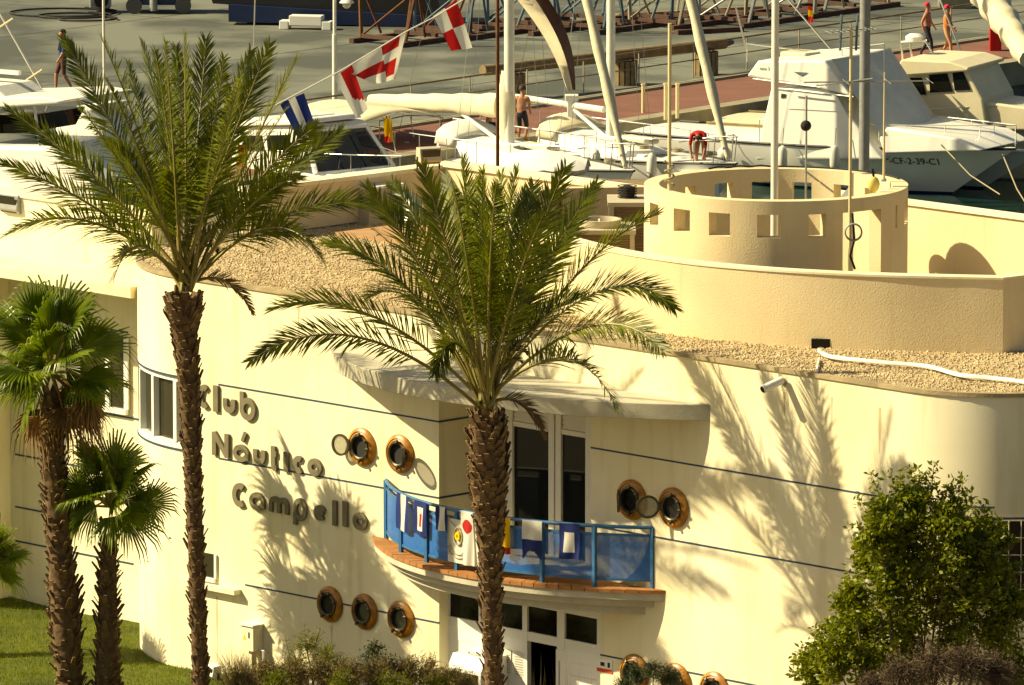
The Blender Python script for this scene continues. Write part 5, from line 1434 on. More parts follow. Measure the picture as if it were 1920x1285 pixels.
# third furled headsail at the right edge, and the one by the tower
def furled(p0, p1, w0, w1, label, bag=None):
    mb = MB(); pts = [Vector(p0).lerp(Vector(p1), k / 18) for k in range(19)]
    mb.tube(pts, [(w0 + (w1 - w0) * k / 18) * (1 + .10 * math.sin(k * 1.7)) for k in range(19)], 10)
    return tag(mb.build('furled_sail', 'sail', None, 60), label, 'sail')
P = [W(1845, -20, 196), W(1930, 110, 193)]
furled(P[0], P[1], .45, .30, 'bulky cream furled sail hanging over the red bin')
# ---- dinghy under a white cover, on a pontoon
mb = MB(); p0 = G(900, 338, 0); mb.box(p0.x - 1, p0.x + 4.2, p0.y - 3.2, p0.y + .2, -.8, 0.0)
tag(mb.build('pontoon', 'timber'), 'low timber pontoon carrying the covered dinghy', None, None, 'structure')
fF = Frame((G(915, 332, -.2).x, p0.y - .9, 0.0), (.97, -.22), (.22, .97))
dg = thing('covered_dinghy', fF(1.2, 0, 0), 'dinghy under a wrinkled white cover on a pontoon', 'dinghy')
for sg in (-1, 1):
    mb = MB(fF); mb.tube([(0, sg * .55, .42), (1.5, sg * .6, .42), (2.1, sg * .45, .45), (2.5, sg * .05, .5)], [.17, .18, .18, .15], 12); mb.build('float_tube', 'boat_canvas', dg, 60)
mb = MB(fF); mb.side_prism([(0, .35), (.1, .02), (1.8, .0), (2.4, .35)], -.4, .4); mb.build('keel', 'rubber', dg)
mb = MB(fF); na_, nb_ = 14, 10
def cov(i, j):
    s = i / na_; q = -1 + 2 * j / nb_; w = .78 * (1 - max(0, s - .6) ** 2 * 3.2) * (.85 + .15 * min(1, s * 5)); a = -.1 + 2.7 * s
    z = .50 + (.46 * (1 - abs(s - .55) ** 1.4 * 1.6)) * (1 - abs(q) ** 1.5) + .018 * math.sin(i * 2.3 + j * 1.7)
    return (a, q * w, z)
for i in range(na_):
    for j in range(nb_): mb.quad(cov(i, j), cov(i + 1, j), cov(i + 1, j + 1), cov(i, j + 1))
mb.build('cover', 'tarp', dg, 70)
# ---- motor cruiser with dark windscreen
o = G(672, 322, .1)
fG = Frame((o.x, o.y, -1.2), (.6, -.8), (.8, .6))
Gb = thing('windscreen_cruiser', fG(-3, 0, 0), 'white motor cruiser with a large dark raked windscreen', 'boat')
fG2 = Frame(tuple(fG(1.9, 0, 0)), (.6, -.8), (.8, .6))
SG = hull(fG2, 8.6, 3.0, 1.15, 1.35, Gb, rake=1.2, bow=2.0)
zb, zt = 1.30, 2.30
sl = [(-.15, -1.22, zb), (-.15, 1.22, zb), (-1.0, .95, zt), (-1.0, -.95, zt)]
mb = MB(fG); mb.poly(sl); mb.v = [tuple(Vector(v) + Vector((.6, -.8, .25)) * .03) for v in mb.v]; mb.build('windscreen', 'boat_glass', Gb)
mb = MB(fG)
for a, b in ((0, 1), (1, 2), (2, 3), (3, 0)):
    mb.tube([sl[a], sl[b]], .075, 6)
mb.build('windscreen_frame', 'boat_white', Gb, 60)
for b in (-.32, .42): mb = MB(fG); mb.tube([(-.17, b, zb), (-1.0, b * .78, zt)], .022, 5); mb.build('mullion', 'boat_dark', Gb)
mb = MB(fG); mb.side_prism([(-1.0, zt), (-1.2, zt + .14), (-3.2, zt + .16), (-3.4, zt)], -1.05, 1.05); mb.build('hardtop', 'boat_white', Gb, None, .05)
for sg in (-1, 1):
    mb = MB(fG); mb.poly([(-.2, sg * 1.24, zb), (-1.05, sg * 1.0, zt), (-3.2, sg * 1.05, zt), (-3.2, sg * 1.28, zb)]); mb.build('side_window', 'boat_glass', Gb)
    mb = MB(fG); mb.side_prism([(0.2, zb), (-3.6, zb + .02), (-3.6, .9), (.3, .95)], sg * 1.27 - .04, sg * 1.27 + .04); mb.build('cabin_side', 'boat_white', Gb)
mb = MB(fG); mb.side_prism([(-.1, zb - .02), (1.0, 1.28), (1.0, 1.0), (-.1, 1.0)], -1.0, 1.0); mb.build('foredeck', 'boat_white', Gb, None, .05)
rails(fG2, SG, Gb, 10, 26, .55, 0, 3, .94)
for b in (-.6, .1): mb = MB(fG); mb.tube([(-.12, b, zb + .05), (-.45, b + .35, zb + .48)], .012, 4); mb.v = [tuple(Vector(v) + Vector((.6, -.8, .25)) * .07) for v in mb.v]; mb.build('wiper', 'boat_dark', Gb)
mb = MB(fG); mb.side_prism([(-1.6, zt + .17), (-1.7, zt + .3), (-2.6, zt + .3), (-2.7, zt + .17)], -.5, .5); mb.build('roof_hatch', 'boat_canvas', Gb, None, .03)
# canvas bimini behind it, on bent hoops, with the Spanish ensign
bm0 = W(690, 215, 196.5)
fH = Frame((bm0.x, bm0.y, -1.2), (.6, -.8), (.8, .6))
bi = thing('bimini', fH(0, 0, 1), 'beige canvas sun awning on bent steel hoops', 'awning')
mb = MB(fH); zc = 1.2 + bm0.z
def bmp(i, j): return (-2.2 + 3.2 * i / 8, -1.2 + 3.0 * j / 10, zc + .28 * math.sin(math.pi * j / 10) + .06 * math.sin(math.pi * i / 8) - .12)
for i in range(8):
    for j in range(10): mb.quad(bmp(i, j), bmp(i + 1, j), bmp(i + 1, j + 1), bmp(i, j + 1))
ob = mb.build('canopy_cloth', 'boat_cream', bi, 60); ob.modifiers.new('thick', 'SOLIDIFY').thickness = .02
for a in (-2.1, -.6, .9):
    mb = MB(fH); mb.tube([(a * .6, -1.2, 1.0), (a, -1.22, zc - .13), (a, .3, zc + .14), (a, 1.8, zc - .13), (a * .6, 1.8, 1.0)], .018, 6); mb.build('hoop', 'steel', bi, 60)
# ---- boats at the left
fL = boat_frame(250, 398, -.2, 35)
Lb = thing('motor_yacht', fL(-5, 0, 0), 'white motor yacht with hardtop seen behind the slim date palm fronds', 'boat')
hull(fL, 12, 3.8, 1.3, 1.7, Lb, rake=1.2, bow=2.0)
def lp(px, py, b=-1.2): return fL.hit(px, py, b)
mb = MB(fL); mb.side_prism([lp(-60, 300), lp(-40, 272), lp(95, 275), lp(170, 340), lp(185, 372), lp(-60, 365)], -1.25, 1.4); mb.build('coachroof', 'boat_white', Lb, None, .1)
mb = MB(fL); mb.side_prism([lp(-60, 252), lp(-60, 216), lp(48, 218), lp(30, 252)], -1.0, 1.2); mb.build('windscreen', 'dark_glass', Lb)
mb = MB(fL); mb.side_prism([lp(-80, 206), lp(-80, 186), lp(80, 181), lp(124, 188), lp(110, 194)], -1.3, 1.5); mb.build('hardtop', 'boat_white', Lb, None, .04)
for px in (-20, 60): mb = MB(fL); a, c = lp(px, 200); a2, c2 = lp(px + 10, 275); mb.tube([(a, -1.1, c), (a2, -1.1, c2)], .035, 6); mb.build('hardtop_post', 'steel', Lb)
mb = MB(fL); a, c = lp(-10, 165, 0); mb.side_prism([(a - 1.2, c - .2), (a - .9, c + .15), (a + .6, c + .15), (a + 1.2, c - .2)], -.8, .8); mb.build('fly_seat', 'boat_canvas', Lb, None, .05)
a, c = lp(2, 135, 0); mb = MB(fL); mb.box(a - .8, a + .6, -.06, .06, c - .04, c + .06); mb.build('radar_bar', 'boat_white', Lb)
mb = MB(fL); mb.tube([(a - .3, 0, c - .6), (a - .3, 0, c)], .05, 6); mb.build('radar_post', 'boat_white', Lb)
fM = boat_frame(262, 330, .1, 35)
Mb = thing('small_motorboat', fM(-3, 0, 0), 'small rounded white motorboat between the slim date palm and the walking man', 'boat')
hull(fM, 6.5, 2.3, .9, 1.15, Mb, rake=.9, bow=2.0)
mb = MB(fM); mb.side_prism([fM.hit(*q, -.9) for q in ((98, 250), (108, 222), (150, 205), (190, 245), (225, 300), (110, 300))], -.9, .9); mb.build('cuddy', 'boat_white', Mb, None, .12)
mb = MB(fM); mb.side_prism([fM.hit(*q, -.5) for q in ((118, 208), (150, 198), (185, 196), (190, 204), (125, 218))], -.6, .7); mb.build('top', 'boat_canvas', Mb, None, .03)
fN = boat_frame(620, 330, -.1, 45)
Nb = thing('cabin_boat', fN(-4, 0, 0), 'white cabin boat mostly hidden behind slim date palm fronds below the blue flag', 'boat')
hull(fN, 7.5, 2.6, 1.0, 1.2, Nb, rake=1.0, bow=2.0, stripe='boat_dark')
lo = [fN.hit(*q, -1.0) for q in ((430, 330), (440, 238), (545, 236), (600, 330))]
mb = MB(fN); mb.side_prism(lo, -1.0, 1.0); nc = mb.build('cabin', 'boat_white', Nb, None, .06)
mb = MB(fN); mb.side_prism([fN.hit(*q, -1.1) for q in ((425, 238), (428, 228), (555, 226), (560, 235))], -1.1, 1.15); mb.build('cabin_roof', 'boat_white', Nb, None, .03)
for q in (((455, 282), (457, 255), (490, 254), (494, 282)), ((502, 282), (500, 254), (538, 253), (550, 282))):
    mb = MB(fN); mb.side_prism([fN.hit(*w, -1.02) for w in q], -1.03, -1.005); mb.build('window', 'dark_glass', nc)
ob = cloth('ensign', W(446, 270, 188), W(466, 276, 188), W(444, 312, 188), W(462, 316, 188), 8, 10, lambda u, v: 3 if .28 < v < .72 else 2, FM, .05, 1, (0, -1, 0)); tag(ob, 'yellow and red ensign showing between the slim date palm fronds', 'flag')
sl0, sl1 = W(-8, 12, 189), W(90, 186, 189)
sm = thing('slanting_pole', sl1, 'slanting white pole with two small crossbars above the motor yacht hardtop', 'pole')
mb = MB(); mb.tube([sl0, sl1], .03, 6); mb.build('shaft', 'mast_white', sm)
for px, py in ((10, 45), (65, 141)):
    mb = MB(); mb.tube([W(px - 16, py + 10, 188.95), W(px + 14, py - 10, 188.95)], .03, 5); mb.build('crossbar', 'mast_cream', sm)
pole('thin_mast', 197, -40, 360, 186, 5, 'mast_white', 'thin white mast between the fronds of the slim date palm', 'mast', -1.2)
# more gear aboard: sprayhoods, lifebuoys, coiled lines, covers
def sprayhood(f, a, parent, w=.95, z=1.4, matn='boat_blue'):
    mb = MB(f); n1, n2 = 6, 8
    def q(i, j):
        s = i / n1; t = math.pi * j / n2; return (a + .75 * s, w * math.cos(t), z + (.55 * (1 - .55 * s ** 2)) * math.sin(t) ** .6 - .05)
    for i in range(n1):
        for j in range(n2): mb.quad(q(i, j), q(i + 1, j), q(i + 1, j + 1), q(i, j + 1))
    o = mb.build('sprayhood', matn, parent, 60); o.modifiers.new('thick', 'SOLIDIFY').thickness = .015
sprayhood(fD, -7.3, yD, matn='boat_canvas'); sprayhood(fE, -7.3, yE, matn='sail')
for f, t_ in ((fD, yD), (fE, yE)):
    for (a, b) in ((-8.6, -.9), (-8.6, .9), (-6.9, -.7), (-6.9, .7)):
        p = f(a, b, 1.1); mb = MB(); mb.lathe(p, (0, 0, 1), (1, 0, 0), [(.07, 0), (.06, .06), (.045, .1), (.065, .14)], 10); mb.build('winch', 'steel', t_, 50)
    for k in range(3):
        p = f(-3.2 + .9 * k, -.5 + .4 * k, 1.36 - .02 * k); mb = MB(); mb.tube([p + Vector((.14 * math.cos(q), .14 * math.sin(q), .03 + .006 * q)) for q in np.linspace(0, 18, 50)], .016, 4); mb.build('coiled_line', 'rope', t_)
    p = f(-9.6, -.8, 1.55); mb = MB(); mb.tube([p + Vector((.0, .22 * math.cos(q), .24 * math.sin(q))) for q in np.linspace(0, 6.283, 22)], .055, 8); mb.build('lifebuoy', 'cloth_orange', t_, 60)
    mb = MB(f); mb.tube([(-9.7, -1.0, 1.0), (-9.7, -1.0, 1.7), (-9.9, 0, 1.75), (-9.7, 1.0, 1.7), (-9.7, 1.0, 1.0)], .018, 5); mb.build('pushpit', 'steel', t_, 60)
    mb = MB(f); mb.box(-4.6, -3.4, -.22, .16, 1.46, 1.6); mb.build('folded_sail_bag', 'sail', t_, None, .06)
for (f, a, b, z, lb) in ((fD, -2.2, -1.05, 1.15, 'white fender hanging at the bow of the covered yacht'), (fE, -2.2, -1.05, 1.15, 'white fender hanging at the bow of the silver boom yacht'), (fE, -4.0, -1.5, 1.1, 'white fender hanging amidships on the silver boom yacht')):
    fender(f, a, b, z, lb, 'fenders hung on the yachts')
for k, (x0, y0, x1, y1, D_) in enumerate(((478, 0, 470, 290, 197), (1478, 0, 1560, 95, 203), (1755, -20, 1810, 118, 205), (1380, 15, 1400, 95, 203))):
    mb = MB(); mb.tube([W(x0, y0, D_), W(x1, y1, D_)], .03 if k else .02, 6)
    tag(mb.build('outrigger_pole', 'steel'), ('thin steel pole rising behind the striped blue flag', 'slanting steel pole above the flybridge', 'slanting steel pole beside the two walkers', 'short slanting pole beside the white flagpole')[k], 'pole')
# mooring lines
for k, q in enumerate(((1765, 272, 193.5, 1875, 365, 190), (1880, 290, 193, 1935, 400, 187), (1240, 262, 199, 1180, 240, 201.5))):
    a = W(*q[:3]); b = W(*q[3:]); mid = a.lerp(b, .5) - Vector((0, 0, .15)); mb = MB(); mb.tube([a, mid, b], .018, 5)
    tag(mb.build('mooring_line', 'rope'), ('slack mooring line from the bow of the flybridge cruiser down to the water', 'thin mooring line at the far side of the flybridge cruiser bow', 'mooring line from the flybridge cruiser stern to the quay')[k], 'rope')
# ================================================================== SIGNAL FLAGS ON A LINE
ln = [W(500, 206, 189), W(640, 132, 189.3), W(760, 60, 189.6), W(815, 32, 189.8), W(900, -20, 190)]
mb = MB(); mb.tube(ln, .018, 5); tag(mb.build('flag_line', 'mast_white'), 'slanting halyard that carries the signal flags', 'rope')
def px_flag(c, colour, label, nu=14, nv=18, wave=.07, D=189.3, ph=0):
    ob = cloth('signal_flag', W(*c[0], D), W(*c[1], D + .2), W(*c[2], D - .1), W(*c[3], D + .3), nu, nv, colour, FM, wave, ph, (0.1, -1, 0))
    return tag(ob, label, 'flag', 'signal flags strung on the halyard')
px_flag(((524, 194), (570, 175), (560, 262), (596, 250)), lambda u, v: 0 if .36 < u < .64 else 1, 'blue flag with a white stripe flying from the halyard', ph=.5)
px_flag(((626, 145), (660, 122), (668, 222), (690, 205)), lambda u, v: 2 if u > .38 and v < .80 - .3 * (1 - u) else 0, 'red and white flag hanging near the lamp post', ph=1)
px_flag(((645, 132), (762, 58), (700, 158), (742, 150)), lambda u, v: (2 if .35 < v < .7 else 0) if u < .62 else (2 if (v < .25 or .5 < v < .85) and u < .9 else 0), 'twisted red and white flag in the middle of the halyard', 20, 16, .12, 189.5, 2)
px_flag(((812, 30), (856, 0), (846, 96), (886, 90)), lambda u, v: 2 if (u > .5) == (v < .5) else 0, 'red and white quartered flag at the top of the halyard', D=189.8, ph=0)
ob = cloth('ensign', W(719, 222, 194), W(734, 222, 194), W(722, 268, 194), W(738, 266, 194), 8, 12, lambda u, v: 2 if v > .75 and u < .6 else 3, FM, .06, 1, (0, -1, 0)); tag(ob, 'yellow and red ensign hanging behind the dark windscreen', 'flag')
mb = MB(); mb.tube([W(727, 216, 194.02), W(742, 285, 194.02)], .012, 5); tag(mb.build('ensign_staff', 'mast_white'), 'short white staff of the yellow and red ensign', 'flagstaff')
ob = cloth('ensign', W(1515, 10, 200), W(1524, 14, 200), W(1516, 44, 200), W(1525, 42, 200), 6, 8, lambda u, v: 3 if .3 < v < .6 else 2, FM, .04, 1, (0, -1, 0)); tag(ob, 'small orange and red ensign above the flybridge cruiser', 'flag')
# ================================================================== QUAY FURNITURE
def on_quay(px, py): return G(px, py, 0.0)
lp_ = on_quay(628, 200)
t = thing('street_lamp', lp_, 'white street lamp with a round glass head on the quay', 'lamp')
mb = MB(); mb.tube([lp_, lp_ + Vector((0, 0, 2.0)), lp_ + Vector((0, 0, 2.01)), lp_ + Vector((0, 0, 4.4))], [.075, .07, .05, .045], 12); mb.build('post', 'mast_white', t, 40)
hd = W(650, 5, lp_.y); mb = MB(); mb.tube([lp_ + Vector((0, 0, 4.2)), hd + Vector((0, 0, .22))], .03, 6); mb.build('arm', 'mast_white', t)
mb = MB(); mb.lathe(hd, (0, 0, 1), (1, 0, 0), [(.02, .15), (.12, .12), (.21, .0), (.19, -.02)], 18); mb.build('shade', 'mast_white', t, 50)
mb = MB(); mb.ball(hd + Vector((0, 0, -.05)), .12, .12, .12, 12, 8); mb.build('globe', 'flag_white', t, 60)
# railing along the back of the red strip
gr = thing('quay_railing', Q(0, -5.2, 0), 'long low metal railing behind the red strip of the quay', 'railing')
for hz in (.95, .5):
    mb = MB(Q); mb.tube([(-40, -5.2, hz), (40, -5.2, hz)], .028 if hz > .9 else .018, 6); mb.build('rail', 'timber', gr)
for k in range(32):
    mb = MB(Q); mb.tube([(-40 + 2.5 * k, -5.2, 0), (-40 + 2.5 * k, -5.2, .94)], .022, 5); mb.build('post', 'quay_edge', gr)
# old wooden mast lying on barrels
a, b = on_quay(905, 190), on_quay(1358, 137)
sp = thing('spare_mast', a, 'long tan spare mast lying on barrels on the quay', 'mast')
mb = MB(); mb.tube([a + Vector((0, 0, .85)), a.lerp(b, .3) + Vector((0, 0, .85)), b + Vector((0, 0, .85))], [.15, .17, .16], 10); mb.build('spar', 'timber', sp, 60)
mb = MB(); mb.tube([b + Vector((.0, 0, .85)), b + Vector((.25, .25, .85))], [.13, .06], 8); mb.build('masthead', 'rubber', sp)
for k, t_ in enumerate((.12, .58, .92)):
    p = a.lerp(b, t_); br = thing('barrel', p, ('slatted barrel under the spare mast next to the covered yacht mast', 'slatted barrel under the middle of the spare mast beside a furled headsail', 'slatted barrel under the capped end of the spare mast')[k], 'barrel', 'barrels under the spare mast')
    for q in range(14):
        an = q * 2 * math.pi / 14; mb = MB(); c = p + Vector((.34 * math.cos(an), .34 * math.sin(an), 0)); d = Vector((-math.sin(an), math.cos(an), 0)) * .062; r_ = Vector((math.cos(an), math.sin(an), 0)) * .02
        i = [mb.P(*(c + s * d + w * r_ + Vector((0, 0, z)))) for z in (0, .68) for s, w in ((-1, -1), (1, -1), (1, 1), (-1, 1))]
        for qd in ((0, 3, 2, 1), (4, 5, 6, 7), (0, 1, 5, 4), (1, 2, 6, 5), (2, 3, 7, 6), (3, 0, 4, 7)): mb.F(*[i[x] for x in qd])
        mb.build('stave', 'timber', br)
    mb = MB(); mb.lathe(p, (0, 0, 1), (1, 0, 0), [(.31, .02), (.31, .66)], 14); mb.build('core', 'dark', br)
# bollards and pedestals on the red strip
for px, py, h, lab in ((1248, 225, .95, 'slim cream power post near the furled sail'), (1270, 222, .9, 'slim cream power post beside its twin'), (1206, 212, .75, 'short cream post on the red strip')):
    p = G(px, py, .02); mb = MB(); mb.lathe(p, (0, 0, 1), (1, 0, 0), [(.05, 0), (.05, h), (.065, h + .01), (.065, h + .05)], 10); tag(mb.build('quay_post', 'mast_cream', None, 40), lab, 'post')
p = G(1072, 262, .02); pd = thing('power_pedestal', p, 'white power pedestal with a grey cap under the loose sail', 'pedestal')
mb = MB(); mb.box(p.x - .12, p.x + .12, p.y - .12, p.y + .12, .02, 1.05); mb.build('column', 'white_paint', pd, None, .02)
mb = MB(); mb.box(p.x - .18, p.x + .18, p.y - .16, p.y + .16, 1.051, 1.22); mb.build('cap', 'boat_canvas', pd, None, .02)
p = on_quay(1868, 96); rb = thing('red_bin', p, 'tall red bin beside the quay railing', 'bin')
mb = MB(); mb.box(p.x - .20, p.x + .14, p.y - .2, p.y + .2, 0, .82); mb.build('body', 'red', rb, None, .02)
mb = MB(); mb.box(p.x - .22, p.x + .16, p.y - .22, p.y + .22, .821, .88); mb.build('lid', 'sign_red', rb, None, .02)
# boat cradles and trestles of the yard
def cradle(px, py, s, matn, base, label, seed, h=2.3):
    random.seed(seed); p = on_quay(px, py); t = thing('boat_cradle', p, label, 'boat cradle', 'steel boat cradles in the yard')
    f = Frame((p.x, p.y, 0), (.63, .777), (.777, -.63))
    for b in (-.9 * s, .9 * s):
        mb = MB(f); mb.box(-1.9 * s, 1.9 * s, b - .09, b + .09, 0, .14); mb.build('skid', base, t)
    for a in (-1.5 * s, 0, 1.5 * s):
        mb = MB(f); mb.box(a - .07, a + .07, -.8 * s, .8 * s, .141, .25); mb.build('cross_beam', base, t)
    for a in (-1.5 * s, 1.5 * s):
        for b in (-.85 * s, .85 * s):
            mb = MB(f); mb.tube([(a, b, .14), (a * .82, b * 1.35, h)], .06, 6); mb.build('prop', matn, t)
            mb = MB(f); mb.tube([(a * .4, b, .2), (a * .84, b * 1.3, h * .85)], .04, 6); mb.build('brace', matn, t)
    for a in (-1.5 * s, 1.5 * s): mb = MB(f); mb.tube([(a, -.85 * s, .2), (a * .9, .9 * s, h * .7)], .035, 6); mb.build('brace', matn, t)
cradle(780, 75, 1.0, 'rust', 'timber_dark', 'rusty brown boat cradle beside the quartered flag', 1, 2.1)
cradle(895, 62, 1.15, 'steel_blue', 'timber_dark', 'blue grey boat cradle behind the covered yacht mast', 2, 2.4)
cradle(1030, 52, 1.15, 'steel_blue', 'timber_dark', 'blue grey boat cradle behind the loose sail', 3, 2.4)
cradle(1150, 50, 1.1, 'steel_blue', 'timber_dark', 'blue grey boat cradle behind the silver boom yacht mast', 4, 2.4)
cradle(1290, 42, 1.1, 'quay_edge', 'timber_dark', 'pale boat cradle behind the second furled headsail', 5, 2.2)
cradle(1420, 38, 1.1, 'metal_grey', 'timber_dark', 'grey boat cradle behind the thick white flagpole', 6, 2.0)
cradle(1560, 18, 1.1, 'metal_grey', 'timber_dark', 'grey boat cradle farther along the yard', 7, 2.0)
# long blue hull laid up at the top of the yard
fX = Frame(tuple(on_quay(830, 52)), (.94, -.1), (.1, .94))
lx = thing('laid_up_hull', fX(-6, 0, 0), 'long dark blue hull laid up on the yard beyond the lamp', 'boat')
mb = MB(fX); mb.side_prism([(.2, .0), (.2, .30), (-6.5, .62), (-6.5, .1)], 0, 1.0); mb.build('bottom_strake', 'boat_blue', lx)
mb = MB(fX); mb.side_prism([(.0, .301), (-.4, 1.6), (-7.6, 2.6), (-7.0, .63)], .15, 2.6); mb.build('side', 'boat_dark', lx)
mb = MB(fX); mb.side_prism([(-.4, 1.601), (-.4, 1.8), (-7.6, 2.8), (-7.6, 2.601)], .1, 2.7); mb.build('gunwale', 'boat_blue', lx)
for px, py, lab in ((500, 36, 'white foam block farther from the street lamp than its twin'), (578, 47, 'white foam block closer to the street lamp than its twin')):
    p = on_quay(px, py + 8); f = Frame((p.x, p.y, 0), (.97, -.2), (.2, .97)); t = thing('foam_block', p, lab, 'foam block')
    mb = MB(f); mb.box(-.55, .45, -.2, .25, .12, .42); mb.build('body', 'white_paint', t, None, .02)
    for a in (-.85, .46): mb = MB(f); mb.box(a, a + .28, -.2, .2, .0, .26); mb.build('end', 'white_paint', t, None, .02)
# machinery at the far left, with hoses on the ground
p = on_quay(290, 22); t = thing('yard_machine', p, 'dark blue yard machine standing behind coiled hoses', 'machine'); f = Frame((p.x, p.y, 0), (1, 0), (0, 1))
mb = MB(f); mb.box(-.8, 1.1, -.5, .6, .25, 1.5); mb.build('body', 'boat_blue', t, None, .05)
for a in (-.6, .9): mb = MB(f); mb.lathe(f(a, -.55, .25), (0, -1, 0), (1, 0, 0), [(.25, 0), (.25, .15)], 16); mb.build('wheel', 'rubber', t)
mb = MB(f); mb.lathe(f(0, -.65, .1), (0, 0, 1), (1, 0, 0), [(.12, 0), (.12, .7), (.05, .8)], 12); mb.build('gas_bottle', 'metal_grey', t, 50)
p = on_quay(190, 22); t = thing('yard_pump', p, 'small dark pump beside the yard machine', 'pump'); f = Frame((p.x, p.y, 0), (1, 0), (0, 1))
mb = MB(f); mb.box(-.35, .3, -.3, .3, .12, .75); mb.build('body', 'metal_grey', t, None, .05)
mb = MB(f); mb.lathe(f(0, -.32, .4), (0, -1, 0), (1, 0, 0), [(.25, 0), (.2, .12)], 16); mb.build('drum', 'dark', t)
for k, (px, py, r) in enumerate(((140, 32, .5), (120, 26, .75), (165, 38, .4))):
    c = on_quay(px, py); mb = MB(); mb.tube([c + Vector((r * 2.2 * math.cos(q), r * math.sin(q) * 1.6, .03 + .004 * q)) for q in np.linspace(.3, 7.5, 40)], .03, 5)
    tag(mb.build('hose', 'dark'), ('middle sized black hose loop on the concrete beside the pump', 'widest black hose loop on the concrete beside the pump', 'smallest black hose loop on the concrete beside the pump')[k], 'hose', 'hoses on the yard ground')
for k, (px, py, l) in enumerate(((1240, 30, 3.0), (1380, 22, 3.2), (1330, 62, 2.2))):
    p = on_quay(px, py); f = Frame((p.x, p.y, 0), (.9, .42), (-.42, .9)); mb = MB(f); mb.box(-l / 2, l / 2, -.12, .12, 0, .14)
    tag(mb.build('timber_beam', 'timber' if k < 2 else 'timber_dark'), 'loose timber beam lying on the yard among the cradles', 'beam', 'loose beams in the yard')
p = on_quay(1790, 14); mb = MB(); mb.box(p.x - .5, p.x + .5, p.y - .4, p.y + .4, 0, .8); tag(mb.build('concrete_block', 'quay_edge', None, None, .03), 'pale concrete block standing beyond the two walkers', 'block')
